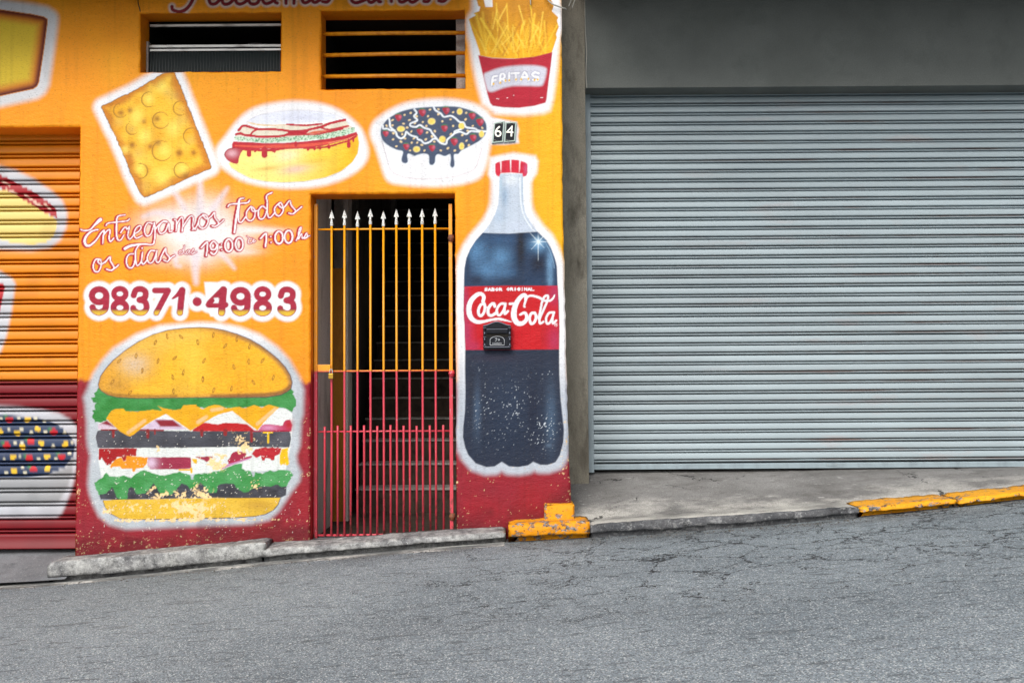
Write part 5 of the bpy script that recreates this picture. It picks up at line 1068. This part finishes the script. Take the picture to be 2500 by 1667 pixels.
ax = axis(XL, XR, [R_SH[1], R_W1[0], R_W1[1], R_W2[0], R_W2[1], R_DR[0], R_DR[1]], p2w(-15, 500, 0).x, XR)
az = axis(ZB, TOPZ, [R_SH[3], R_W1[2], R_W1[3], R_W2[2], R_W2[3], R_DR[3]], ZB, p2w(600, -14, 0).z)
GX, GZ = np.meshgrid(ax, az); GY = np.zeros_like(GX)
cxm = (GX[:-1, :-1] + GX[1:, 1:]) / 2; czm = (GZ[:-1, :-1] + GZ[1:, 1:]) / 2
keep = np.ones(cxm.shape, bool)
for h in HOLES: keep &= ~((cxm > h[0]) & (cxm < h[1]) & (czm > h[2]) & (czm < h[3]))
# survey coordinates and paint
U_, V_ = w2p(GX, GY, GZ)
cv = Canvas(U_, V_, ORANGE); paint_wall(cv)
# worn, rounded arrises: distance to nearest opening edge or the right corner
dist = XR - GX
for h in HOLES:
    dx = np.maximum(np.maximum(h[0] - GX, GX - h[1]), 0); dz = np.maximum(np.maximum(h[2] - GZ, GZ - h[3]), 0)
    dist = np.minimum(dist, np.hypot(dx, dz))
k = np.clip(1 - dist / 0.016, 0, 1)
GY += 0.009 * k ** 2 + 0.006 * k * (vn(GX, GZ, 0.035, 80) - 0.3) + 0.004 * (vn(GX, GZ, 0.30, 81) - 0.5) + 0.0015 * (vn(GX, GZ, 0.05, 82) - 0.5)
jit = np.clip(1 - dist / 0.02, 0, 1)
GX2 = GX + jit * 0.006 * (vn(GX, GZ, 0.05, 83) - 0.5); GZ2 = GZ + jit * 0.006 * (vn(GX, GZ, 0.05, 84) - 0.5)
# the corner flares out at the foot
flv = np.interp(V_, [-100, 500, 900, 1100, 1218, 1500], [-4, -5, 0, 3.5, 8, 12]) / 370.0
GX2 = GX2 + np.clip(1 - (XR - GX) / 0.10, 0, 1) * flv
CO = np.stack([GX2, GY, GZ2], -1).reshape(-1, 3)
idx = np.arange(GX.size).reshape(GX.shape)
Q = np.stack([idx[:-1, :-1], idx[:-1, 1:], idx[1:, 1:], idx[1:, :-1]], -1)[keep]
qp = cv.pid[Q[:, 0]]
made = {}
LBL = {'golden_box_painting': 'golden yellow box painted at the top left', 'pastry_painting': 'golden blistered pastry painted on white', 'hot_dog_painting': 'hot dog painted on white below the windows', 'dessert_bowl_painting': 'white dessert bowl with dark fruit topping painted', 'fries_painting': 'red carton of fries painted at the top right',
       'soda_bottle_painting': 'tall dark cola bottle painted right of the gate', 'burger_painting': 'large burger painted left of the gate', 'phone_number_lettering': 'red phone number 98371 4983 on white', 'slogan_lettering': 'white and red script lettering with delivery hours', 'header_lettering': 'dark red script lettering above the windows'}
for pid in sorted(PARTS):
    s_ = qp == pid
    if not s_.any(): continue
    vi, inv = np.unique(Q[s_].ravel(), return_inverse=True)
    nm, par = PARTS[pid]
    me = np_mesh(nm, CO[vi], inv.reshape(-1, 4), M['mural'], True, cv.col[vi])
    o = mobj(nm, me, None, made.get(par, bld) if par is not None else bld)
    if nm in LBL: o['label'] = LBL[nm]
    made[pid] = o

def reveal(name, r, d, mat, parent, bottom=True, top=True, left=True, y0=0.006):
    x0, x1, z0, z1 = r; bm = bmesh.new(); n = max(2, int(d / 0.04))
    def q(a, b_):
        prev = None
        for i in range(n + 1):
            y = y0 + (d - y0) * i / n; cur = [bm.verts.new((a[0], y, a[1])), bm.verts.new((b_[0], y, b_[1]))]
            if prev: bm.faces.new((prev[0], prev[1], cur[1], cur[0]))
            prev = cur
    if left: q((x0, z0), (x0, z1))
    q((x1, z0), (x1, z1))
    if top: q((x0, z1), (x1, z1))
    if bottom: q((x0, z0), (x1, z0))
    return from_bm(name, bm, mat, parent)
DW = 0.19
reveal('door_reveal', R_DR, DW, M['jamb'], bld, bottom=False)
reveal('shutter_reveal', R_SH, 0.36, M['orange'], bld, bottom=False, left=False)
# right flank, unseen canopy slab and upper storey
fl = bmesh.new(); prev = None
for z in np.linspace(ZB, TOPZ, 60):
    vv = w2p(np.array(XR), np.array(0.0), np.array(z))[1]
    xx = XR + float(np.interp(vv, [-100, 500, 900, 1100, 1218, 1500], [-4, -5, 0, 3.5, 8, 12])) / 370.0
    cur = [fl.verts.new((xx, 0.012, z)), fl.verts.new((xx, 1.4, z))]
    if prev: fl.faces.new((prev[0], prev[1], cur[1], cur[0]))
    prev = cur
from_bm('flank_wall', fl, M['pillar'], bld)
box('unseen_canopy_slab', -6.0, p2w(1150, 0, 0).x, -0.62, 6.0, TOPZ, TOPZ + 0.14, M['slab'], bld, 0.01)  # unseen overhang; reach and right end shaped to shade the wall top
box('upper_storey', -6.0, XR - 0.02, 0.03, 6.0, TOPZ + 0.142, TOPZ + 2.9, M['orange'], bld)
# near-black boxes for the unseen rooms, added to keep sky light out
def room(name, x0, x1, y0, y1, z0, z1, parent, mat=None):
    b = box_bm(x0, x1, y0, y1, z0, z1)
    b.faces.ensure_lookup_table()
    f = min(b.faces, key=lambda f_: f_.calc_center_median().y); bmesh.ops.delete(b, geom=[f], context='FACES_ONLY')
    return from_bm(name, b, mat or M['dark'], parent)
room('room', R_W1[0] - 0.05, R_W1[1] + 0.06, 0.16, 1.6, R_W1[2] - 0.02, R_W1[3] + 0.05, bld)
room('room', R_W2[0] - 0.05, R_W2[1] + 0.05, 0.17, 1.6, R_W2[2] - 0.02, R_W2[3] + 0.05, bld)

# window one: tilting fluted-glass window
w1 = reveal('window', R_W1, 0.165, M['orange'], bld); w1['label'] = 'narrow window with tilted fluted glass, left of the barred one'
x0, x1, z0, z1 = R_W1; yw = 0.13
def zpx(u, v, Y): return p2w(u, v, Y).z
za = zpx(500, 114, yw); zb_ = zpx(500, 126, yw)
box('frame', x0 + 0.001, x0 + 0.016, yw - 0.02, yw + 0.03, z0 + 0.002, za + 0.03, M['alu'], w1)
box('frame_rail', x0 + 0.017, x1 - 0.001, yw - 0.012, yw + 0.02, za - 0.010, za + 0.009, M['alu'], w1, 0.002)
box('frame_rail', x0 + 0.030, x1 - 0.001, yw - 0.035, yw - 0.018, zb_ - 0.009, zb_ + 0.007, M['alu'], w1, 0.002)
bm = bmesh.new(); g0 = (x0 + 0.03, x1 - 0.002); ztop = zb_ - 0.010; zbt = z0 + 0.002
nf = 368; prev = None
for i in range(nf + 1):
    xx = g0[0] + (g0[1] - g0[0]) * i / nf; yy = 0.0032 * abs(math.sin(i * math.pi / 8))
    cur = [bm.verts.new((xx, yw - 0.028 + yy, ztop)), bm.verts.new((xx, yw - 0.045 + yy, zbt))]
    if prev: bm.faces.new((prev[0], prev[1], cur[1], cur[0]))
    prev = cur
from_bm('pane', bm, M['glass'], w1, True)
box('sash_edge', x0 + 0.017, x1 - 0.001, yw, yw + 0.02, z1 - 0.045, z1 - 0.030, M['alu'], w1)
# window two: three painted bars
w2 = reveal('window', R_W2, 0.175, M['orange'], bld); w2['label'] = 'open window with three yellow horizontal bars, above the dessert painting'
for vl, vr in ((84, 81), (136, 130), (187.5, 185.5)):
    a = p2w(790, vl, 0.07); b_ = p2w(1137, vr, 0.07)
    from_bm('bar', tube_bm([(R_W2[0] - 0.02, 0.07, a.z), ((a.x + b_.x) / 2, 0.068, (a.z + b_.z) / 2 + 0.002), (R_W2[1] + 0.02, 0.07, b_.z)], 0.0135, 10), M['bar'], w2, True)

# ------------------------------------------------------------------ roller shutters
PROF = [(0.00, 0.045), (0.010, 0.004), (0.035, -0.0075), (0.08, -0.0100), (0.30, -0.0125), (0.52, -0.0140), (0.590, -0.0130), (0.620, -0.0080), (0.628, 0.0160), (0.68, 0.0340), (0.738, 0.0160), (0.750, -0.0010), (0.785, -0.0070), (0.835, -0.0085), (0.875, -0.0060), (0.90, 0.0030), (0.915, 0.0450), (1.00, 0.0450)]
def slat_pts(xs, pitch, dep=1.0):
    return np.array([[(x, y * dep, -t_ * pitch) for x in xs] for t_, y in PROF])
# painted shutter in the orange wall
YL = 0.225
zt = R_SH[3] + 0.02; zbot = p2w(90, 1338, YL).z
pitch = abs(p2w(90, 386.7, YL).z - p2w(90, 1225 / 3.92 + 300, YL).z) / 7.0
zref = p2w(90, 387.5, YL).z
sh1 = empty('roller_shutter', (-4.2, YL, zbot), 'orange and red roller shutter with painted hot dog, left of the burger', 'shutter')
zk = zref
while zk < zt - 0.001: zk += pitch
xs = np.concatenate([np.linspace(-5.95, p2w(-20, 800, YL).x, 10), np.linspace(p2w(-18, 800, YL).x, R_SH[1] + 0.03, 130)])
allP = []; tops = []
while zk - pitch > zbot + 0.02:
    P = slat_pts(xs, pitch, 0.95); P[..., 2] += zk; P[..., 1] += YL; allP.append(P); tops.append(zk); zk -= pitch
zlast = zk
# bottom bar profile
P = np.array([[(x, YL + y_, z_) for x in xs] for y_, z_ in ((0.004, zlast), (-0.012, zlast - 0.004), (-0.014, zlast - 0.02), (-0.014, zbot + 0.012), (-0.022, zbot + 0.008), (-0.022, zbot), (0.02, zbot))])
allP.append(P)
UV = [w2p(P[..., 0], P[..., 1], P[..., 2]) for P in allP]
cs = Canvas(np.concatenate([u.ravel() for u, v in UV]), np.concatenate([v.ravel() for u, v in UV]), ORANGE); paint_shutter(cs)
k = 0
for i, P in enumerate(allP):
    n = P.shape[0] * P.shape[1]
    mobj('slat' if i < len(allP) - 1 else 'bottom_bar', grid_mesh('slat', P, M['pslat'], True, cs.col[k:k + n]), None, sh1); k += n
box('shutter_backing', -5.98, R_SH[1] + 0.05, 0.33, 0.35, zbot - 0.1, zt + 0.1, M['dark'], bld)

# grey shutter
XS0 = p2w(1445, 700, YS).x; XS1 = 6.2
ztop2 = p2w(1440, 236, YS).z
sh2 = empty('roller_shutter', ((XS0 + XS1) / 2, YS, zS), 'wide light grey metal roller shutter with rust streaks between its slats', 'shutter')
pitch2 = abs(p2w(1600, 400 + 68 * .3828, YS).z - p2w(1600, 400 + 1540 * .3828, YS).z) / 24.0
zr = p2w(1600, 1000 + 27 / 3.92 * 0 + (950 - 1000) + 612 / 3.92, YS).z          # a gap line near the bottom
xs = np.linspace(XS0 - 0.02, XS1, 60)
P = slat_pts(xs, pitch2); wob = 0.0025 * (vn(P[..., 0], P[..., 0] * 0, 0.6, 90) - 0.5); P[..., 1] += wob
slat_me = grid_mesh('slat', P, M['slat'])
zk = zr
while zk < ztop2 + 0.02: zk += pitch2
while zk - pitch2 > zS + 0.030:
    o = mobj('slat', slat_me, None, None, (0, YS + random.uniform(-0.001, 0.001), zk)); o.rotation_euler.z = random.uniform(-0.0003, 0.0003)
    o.rotation_euler.y = -0.0009 + random.uniform(-0.0005, 0.0005); o.rotation_euler.x = random.uniform(-0.03, 0.03); put(o, sh2); zk -= pitch2
bb = grid_mesh('bottom_bar', np.array([[(x, YS + y_, z_) for x in (XS0 - 0.02, XS1)] for y_, z_ in ((0.03, zk - 0.004), (-0.010, zk - 0.006), (-0.012, zk - 0.012), (-0.012, zS + 0.010), (-0.016, zS + 0.008), (-0.016, zS), (0.02, zS))]), M['rail'], False)
mobj('bottom_bar', bb, None, sh2)
xr0 = p2w(1433, 700, YS - 0.03).x; xr1 = p2w(1446, 700, YS - 0.03).x
from_bm('guide_rail', box_bm(xr0, xr1, YS - 0.03, YS + 0.05, zS - 0.02, ztop2 + 0.1, 0.002), M['rail'], sh2)

a_, b_ = p2w(2016, 1137, YS - 0.014), p2w(2042, 1129, YS - 0.014)
from_bm('lock_plate', box_bm(a_.x, b_.x, YS - 0.0155, YS - 0.011, a_.z, b_.z, 0.001), M['rail'], sh2)
for uu in (2018.5, 2039.5): from_bm('screw', tube_bm([(p2w(uu, 1133, YS).x, YS - 0.018, p2w(uu, 1133, YS).z), (p2w(uu, 1133, YS).x, YS - 0.014, p2w(uu, 1133, YS).z)], 0.0035, 8), M['alu'], sh2)

# ------------------------------------------------------------------ the grey building
gb = empty('grey_building', (2.4, YG, zS), 'plain grey rendered building with concrete pillar and wide shutter', 'building')
xp1 = p2w(1433.5, 700, YG).x; zl = (p2w(1440, 217, YG).z + p2w(2500, 208, YG).z) / 2
TG = 3.93
# pillar with a broken render edge
bm = bmesh.new(); nz = 150; nx = 26; xpl = XR - 0.02
PZ = np.linspace(zS - 0.35, TG, nz); PX = np.linspace(xpl, xp1, nx); GXp, GZp = np.meshgrid(PX, PZ)
vv = w2p(GXp, np.full_like(GXp, YG), GZp)[1]
edge = p2w(1400, 700, YG).x + 0.03 * (vn(GXp * 0, GZp, 0.13, 91) - 0.5) + np.interp(vv, [500, 560, 650, 720, 900], [-0.06, 0.01, 0.035, 0.0, -0.05])
patch = sstep(-0.004, 0.004, GXp - edge) * sstep(500, 540, vv)
GYp = YG + 0.010 * patch + 0.006 * (vn(GXp, GZp, 0.09, 92) - 0.5) + 0.004 * (vn(GXp, GZp, 0.03, 93) - 0.5)
pil = mobj('pillar', grid_mesh('pillar', np.stack([GXp, GYp, GZp], -1), M['pillar']), None, gb)
box('pillar_return', xp1 - 0.03, xp1 - 0.0005, YG + 0.012, YS + 0.3, zS - 0.3, TG, M['pillar'], gb)
box('lintel', xp1 + 0.002, 8.0, YG - 0.006, YS + 0.35, zl, TG, M['lintel'], gb, 0.004)
box('side_wall', 6.21, 8.0, YG - 0.004, YS + 0.3, zS - 0.4, zl - 0.002, M['lintel'], gb)
box('unseen_canopy_slab', XR + 0.12, 8.0, YG - 1.22, 7, TG, TG + 0.16, M['slab'], gb, 0.01)  # unseen overhang; reach tuned to darken the lintel and upper slats
box('upper_storey', XR + 0.05, 8.0, YG + 0.1, 7, TG + 0.162, TG + 2.8, M['lintel'], gb)
box('shutter_backing', XS0 - 0.1, 6.3, YS + 0.06, YS + 0.08, zS - 0.1, zl + 0.2, M['dark'], gb)

# ------------------------------------------------------------------ corridor and stairs behind the gate
zfl = p2w(900, 1309, 0.12).z
hall = []
XW0 = R_DR[0]; XW1 = R_DR[1]
box('threshold', R_DR[0] + 0.002, R_DR[1] - 0.002, 0.0, 0.22, zfl - 0.25, zfl - 0.004, M['ramp'], bld, 0.006)
box('corridor_floor', XW0 - 0.6, XW1 + 0.12, 0.222, 7.5, zfl - 0.2, zfl - 0.012, M['step'], bld)
xg = p2w(776, 900, 0.24).x
box('corridor_wall', xg - 0.1, xg, 0.192, 0.74, zfl - 0.1, R_DR[3] + 0.5, M['inner'], bld)
box('corridor_pier', p2w(811, 900, 0.95).x, p2w(838, 900, 0.95).x, 0.95, 1.15, zfl - 0.1, p2w(825, 655, 0.95).z, M['brown'], bld)
box('corridor_pier', p2w(838, 900, 0.98).x + 0.002, p2w(850, 900, 0.98).x, 0.97, 1.15, zfl - 0.1, R_DR[3] + 0.5, M['inner'], bld)
box('corridor_wall', xg - 0.62, xg - 0.52, 0.74, 7.4, zfl - 0.1, 6.0, M['inner'], bld)
box('corridor_wall', XW1 + 0.002, XW1 + 0.10, 0.192, 7.4, zfl - 0.1, 6.0, M['inner'], bld)
box('corridor_ceiling', xg - 0.6, XW1 + 0.1, 0.192, 2.1, R_DR[3] + 0.55, R_DR[3] + 0.65, M['inner'], bld)
box('corridor_wall', xg - 0.6, XW1 + 0.1, 7.2, 7.3, zfl - 0.1, 6.0, M['inner'], bld)
stairs = empty('staircase', (-0.9, 1.45, zfl), 'dim concrete staircase rising inside behind the gate', 'staircase')
r_, t_, d0 = 0.178, 0.262, 1.42
xs0 = -1.25
for k in range(20):
    zt_ = zfl + r_ * (k + 1)
    st = box('step', xs0 - 0.012 * k, XW1 - 0.004, d0 + t_ * k, d0 + t_ * (k + 1) + 0.02, zt_ - r_ - 0.12, zt_ - 0.010, M['step'], stairs, 0.004)
    o = box('tread', xs0 - 0.012 * k - 0.008, XW1 - 0.003, d0 + t_ * k - 0.018, d0 + t_ * (k + 1), zt_ - 0.0098, zt_ + 0.006, M['nosing'], stairs, 0.003)
box('stair_wall', xs0 - 0.36, xs0 - 0.26, d0 + 1.0, 7.1, zfl, 6.0, M['inner'], bld)

# ------------------------------------------------------------------ the gate
YGT = 0.10
gate = empty('iron_gate', (p2w(930, 1306, YGT).x, YGT, p2w(930, 1306, YGT).z), 'iron gate with white spear tips, painted orange above and red below', 'gate')
def gx(u): return p2w(u, 900, YGT).x
def gz(v, u=930): return p2w(u, v, YGT).z
zr1, zr2, zr3, zr4 = gz(559), gz(905.5), gz(1053), gz(1306)
xl_, xr_ = gx(775), gx(1099)
for zz, rr in ((zr1, 0.0065), (zr2, 0.0065), (zr3, 0.006), (zr4, 0.008)):
    from_bm('rail', tube_bm([(xl_ - 0.008, YGT + 0.012, zz), ((xl_ + xr_) / 2, YGT + 0.012, zz + 0.001), (xr_, YGT + 0.012, zz)], rr, 8), M['iron'], gate, True)
bar_me = tip_me = None
for i, u in enumerate((809.4, 841, 873, 904.6, 936.6, 968.4, 1000, 1031.8, 1063.6)):
    x = gx(u); zt_ = gz((546, 545, 549, 543, 548, 544, 544, 544, 543)[i]) - 0.01
    bo = from_bm('bar', tube_bm([(x + random.uniform(-.001, .001), YGT, zr4), (x + random.uniform(-.0015, .0015), YGT, (zr2 + zr4) / 2), (x, YGT, zr2), (x, YGT, zt_)], 0.0075, 10), M['iron'], gate, True)
    bm = tube_bm([(x, YGT, zt_ - 0.004), (x, YGT, zt_ + 0.004), (x, YGT, zt_ + 0.008), (x, YGT, zt_ + 0.014), (x, YGT, zt_ + 0.018), (x, YGT, zt_ + 0.05)], [0.010, 0.012, 0.0095, 0.0125, 0.009, 0.0065], 10)
    hw, hh, zq = 0.0175, 0.056, zt_ + 0.048
    vs_ = [bm.verts.new(p_) for p_ in ((x - hw, YGT, zq), (x, YGT - 0.007, zq), (x + hw, YGT, zq), (x, YGT + 0.007, zq), (x, YGT, zq + hh))]
    for a in range(4): bm.faces.new((vs_[a], vs_[(a + 1) % 4], vs_[4]))
    bm.faces.new(vs_[:4][::-1])
    from_bm('spear_tip', bm, M['spear'], bo)
for u in (793, 824.5, 856.7, 889, 921, 953, 985, 1017, 1049, 1081.6):
    x = gx(u); from_bm('bar', tube_bm([(x + random.uniform(-.0015, .0015), YGT, zr4), (x, YGT, zr3), (x + random.uniform(-.001, .001), YGT, gz(1039 + random.uniform(-1.5, 1.5)))], 0.0075, 10), M['iron'], gate, True)
from_bm('hinge_post', box_bm(gx(1097), gx(1105.5), YGT - 0.012, YGT + 0.012, zr4 - 0.02, gz(500), 0.002), M['iron'], gate)
from_bm('frame_post', box_bm(R_DR[0] + 0.004, gx(775.5), YGT - 0.014, YGT + 0.020, zr4 - 0.03, gz(498), 0.002), M['iron'], gate)
for v_, m_ in ((583, 'rust'), (912, 'iron'), (1261, 'rust')):
    zz = gz(v_); x = gx(1103)
    from_bm('hinge', tube_bm([(x, YGT - 0.012, zz - 0.024), (x, YGT - 0.012, zz - 0.022), (x, YGT - 0.012, zz - 0.008), (x, YGT - 0.012, zz - 0.004), (x, YGT - 0.012, zz + 0.004), (x, YGT - 0.012, zz + 0.008), (x, YGT - 0.012, zz + 0.020), (x, YGT - 0.012, zz + 0.022)], [0.012, 0.018, 0.018, 0.022, 0.022, 0.018, 0.018, 0.012], 12), M[m_], gate, True)
from_bm('latch_box', box_bm(gx(776.5), gx(808), YGT - 0.022, YGT + 0.01, gz(907), gz(889), 0.002), M['iron'], gate)
pk = empty('padlock', (gx(811), YGT - 0.03, gz(922)), 'small brass padlock hanging on the gate latch', 'padlock')
from_bm('body', box_bm(gx(804.5), gx(816), YGT - 0.040, YGT - 0.024, gz(924), gz(911), 0.003), M['brass'], pk)
sx0, sx1, sz = gx(807), gx(814), gz(911)
from_bm('shackle', tube_bm([(sx0 + (sx1 - sx0) * (0.5 - 0.5 * math.cos(a)), YGT - 0.032, sz + 0.03 * math.sin(a) ** 0.7) for a in np.linspace(0.0, math.pi - 0.001, 11)], 0.0025, 8), M['silver'], pk, True)

# ------------------------------------------------------------------ house number plates
def number_plate(ch, P4, label):
    c_ = sum((Vector(q) for q in P4), Vector()) / 4
    root = empty('house_number_plate', (c_.x, -0.004, c_.z), label, 'number plate', 'house number plates')
    y0 = -0.013
    def pr(s, ya, yb):
        return prism_bm([(c_.x + (q.x - c_.x) * s[0], c_.z + (q.z - c_.z) * s[1]) for q in P4], ya, yb)
    from_bm('plate', pr((1, 1), y0, -0.001), M['chrome'], root)
    from_bm('panel', pr((0.78, 0.88), y0 - 0.002, y0 + 0.001), M['black'], root)
    me = text_mesh(ch, 0.115, M['digit'], 0.0016)
    d = mobj('digit', me, None, None, (c_.x - 0.002, y0 - 0.004, c_.z)); d.rotation_euler = (math.pi / 2, 0.06, 0); d.scale = (0.92, 0.92, 1); put(d, root)
    for sgn in (1, -1):
        pts = [(c_.x + sgn * (0.004 + 0.028 * k_), y0 - 0.004, c_.z + sgn * (0.056 + 0.003 * math.sin(k_ * 6))) for k_ in np.linspace(0, 1, 9)]
        from_bm('scroll', tube_bm(pts, [0.0006 + 0.0016 * math.sin(math.pi * k_ / 8) for k_ in range(9)], 6), M['digit'], root)
N_ = lambda a, b_: (1180 + a / 19.6, 280 + b_ / 19.6)
P6 = [p2w(*N_(a, b_), 0) for a, b_ in ((520, 420), (1020, 340), (945, 1330), (410, 1390))]
P4_ = [p2w(*N_(a, b_), 0) for a, b_ in ((1060, 400), (1590, 375), (1520, 1300), (985, 1345))]
number_plate('6', P6, 'left black and chrome house number plate, reading six'); number_plate('4', P4_, 'right black and chrome house number plate, reading four')

# ------------------------------------------------------------------ mailbox
MBc = lambda a, b_: p2w(1170 + a / 15.68, 770 + b_ / 15.68, 0)
m0, m1 = MBc(160, 1310), MBc(1215, 1310); mt = MBc(690, 255); ms = MBc(690, 395)
mb = empty('mailbox', ((m0.x + m1.x) / 2, -0.01, m0.z), 'small black letter box marked CORREIO on the bottle painting', 'mailbox')
xa, xb, zb0, zsh, ztp = m0.x, m1.x, m0.z, ms.z, mt.z; wM = xb - xa; cxm_ = (xa + xb) / 2
prof = [(xa, zb0), (xb, zb0), (xb, zsh)] + [(cxm_ + wM / 2 * s_, zsh + (ztp - zsh) * (0.5 + 0.5 * math.cos(math.pi * s_))) for s_ in (0.9, 0.7, 0.5, 0.3, 0.1, -0.1, -0.3, -0.5, -0.7, -0.9)] + [(xa, zsh)]
from_bm('body', prism_bm(prof, -0.045, -0.001, 0.002), M['black'], mb)
arch = [(cxm_ + wM / 2 * s_ * 0.99, -0.046, zsh - 0.002 + (ztp - zsh) * (0.5 + 0.5 * math.cos(math.pi * s_))) for s_ in np.linspace(-1, 1, 17)]
from_bm('top_moulding', tube_bm(arch, 0.0038, 6), M['edge'], mb, True)
zy = lambda b_: MBc(690, b_).z
from_bm('flap', box_bm(MBc(285, 0).x, MBc(1085, 0).x, -0.056, -0.044, zy(700), zy(535), 0.003), M['black'], mb)
from_bm('flap_edge', tube_bm([(MBc(290, 0).x, -0.055, zy(543)), (MBc(1080, 0).x, -0.055, zy(543))], 0.0022, 6), M['edge'], mb)
from_bm('slot', box_bm(MBc(240, 0).x, MBc(1120, 0).x, -0.047, -0.040, zy(840), zy(712)), M['dark'], mb)
from_bm('base_moulding', box_bm(xa + 0.006, xb - 0.006, -0.054, -0.043, zy(1235), zy(1205), 0.0025), M['edge'], mb)
for xx in (MBc(210, 0).x, MBc(1160, 0).x):
    zs_ = [zy(b_) for b_ in (1200, 1170, 1120, 1050, 950, 890, 850, 835, 790, 690, 600, 540, 520, 490)]
    from_bm('column', tube_bm([(xx, -0.046, z_) for z_ in zs_], [0.010, 0.0105, 0.008, 0.006, 0.0065, 0.009, 0.0105, 0.007, 0.006, 0.0088, 0.006, 0.009, 0.0075, 0.0095], 10), M['black'], mb, True)
    for b_ in (485, 835, 1185): from_bm('column_ring', tube_bm([(xx - 0.0095, -0.054, zy(b_)), (xx + 0.0095, -0.054, zy(b_))], 0.0018, 6), M['edge'], mb)
    for b_ in (680, 910, 1120): from_bm('column_bead', box_bm(xx - 0.004, xx + 0.004, -0.0565, -0.050, zy(b_ + 40), zy(b_ - 30), 0.002), M['edge'], mb)
ring = [(415, 1145), (415, 960)] + [(685 - 270 * math.cos(a), 960 - 150 * math.sin(a)) for a in np.linspace(0.15, math.pi - 0.15, 11)] + [(955, 960), (955, 1145), (415, 1145)]
rg = [(MBc(a, 0).x, -0.0465, zy(b_)) for a, b_ in ring]
from_bm('plaque_rim', tube_bm(rg, 0.0017, 6, caps=False), M['silver'], mb)
tm = text_mesh('CORREIO', 0.0145, M['silver'], 0.0006); o = mobj('lettering', tm, None, None, (cxm_, -0.0472, zy(1085))); o.rotation_euler = (math.pi / 2, 0, 0); put(o, mb)
em = bmesh.new()
for pts in (((600, 1000), (650, 985), (660, 930), (600, 880)), ((660, 930), (640, 870)), ((640, 920), (700, 920), (655, 870)), ((725, 980), (725, 905), (775, 905)), ((740, 940), (775, 940)), ((735, 975), (775, 970), (775, 910))):
    tube_bm([(MBc(a, 0).x, -0.047, zy(b_)) for a, b_ in pts], 0.0014, 5, em)
from_bm('horn_emblem', em, M['silver'], mb)

# ------------------------------------------------------------------ cables
def cable(name, pts, r, mat, label):
    P = spline([tuple(p_) for p_ in pts], False, 6)
    o = from_bm(name, tube_bm([tuple(q) for q in P], r, 7), mat, None, True); return tag(o, label, 'cable')
q = lambda u, v, Y: tuple(p2w(u, v, Y))
cable('cable', [q(1427, -60, YG - 0.012), q(1428.5, 60, YG - 0.012), q(1432, 130, YG - 0.013), q(1430.5, 180, YG - 0.012), q(1432.5, 216, YG - 0.012)], 0.004, M['cablew'], 'thin pale cable running down the grey pillar edge to the lintel')
cable('cable', [q(1326, -14, -0.03), q(1345, 8, -0.035), q(1362, 16, -0.03), q(1380, 22, -0.012), q(1382, 24, 0.05)], 0.005, M['cablew'], 'short pale cable drooping across the top of the fries painting')
cable('cable', [q(1295, -40, -0.02), q(1295, 0, -0.02), q(1295.5, 13, -0.016)], 0.004, M['cablew'], 'cut cable end hanging over the fries painting')
cable('cable', [q(334, -50, -0.006), q(337, 5, -0.006), q(341, 22, -0.006), q(343, 33, 0.01)], 0.0028, M['cable'], 'thin dark cable entering the left window')
for k_, (a, b_) in enumerate((((1402, -30), (1388, 17)), ((1410, -30), (1396, 21)))):
    cable('cable', [q(*a, 0.35), q((a[0] + b_[0]) / 2 + 2, (a[1] + b_[1]) / 2, 0.34), q(*b_, 0.33)], 0.004, M['cablew'], ('left' if k_ == 0 else 'right') + ' one of two loose white wire ends at the top of the pillar')

# ------------------------------------------------------------------ grit along the kerb and loose stones on the road
rg_ = random.Random(21); bm = bmesh.new()
def stone(x, y, z, r):
    g = bmesh.ops.create_icosphere(bm, subdivisions=1, radius=r)
    sc = Vector((rg_.uniform(0.7, 1.5), rg_.uniform(0.7, 1.3), rg_.uniform(0.4, 0.8))); a = rg_.uniform(0, 6.28)
    for v_ in g['verts']:
        c_ = Vector((v_.co.x * sc.x, v_.co.y * sc.y, v_.co.z * sc.z)) * rg_.uniform(0.85, 1.15); c_.rotate(Matrix.Rotation(a, 3, 'Z')); v_.co = c_ + Vector((x, y, z + r * 0.3))
for _ in range(900):
    x = rg_.uniform(-3.6, 3.8); y = YK - 0.02 - abs(rg_.gauss(0, 0.07)); stone(x, y, float(kz(x)) + 0.002, rg_.choice((0.0025, 0.003, 0.004, 0.006)))
gr = from_bm('grit', bm, concrete('grit_stone', S4(150, 146, 140), S4(90, 86, 82), 40, 0.5)); tag(gr, 'loose grit and small stones along the foot of the kerb', 'grit', kind='stuff')
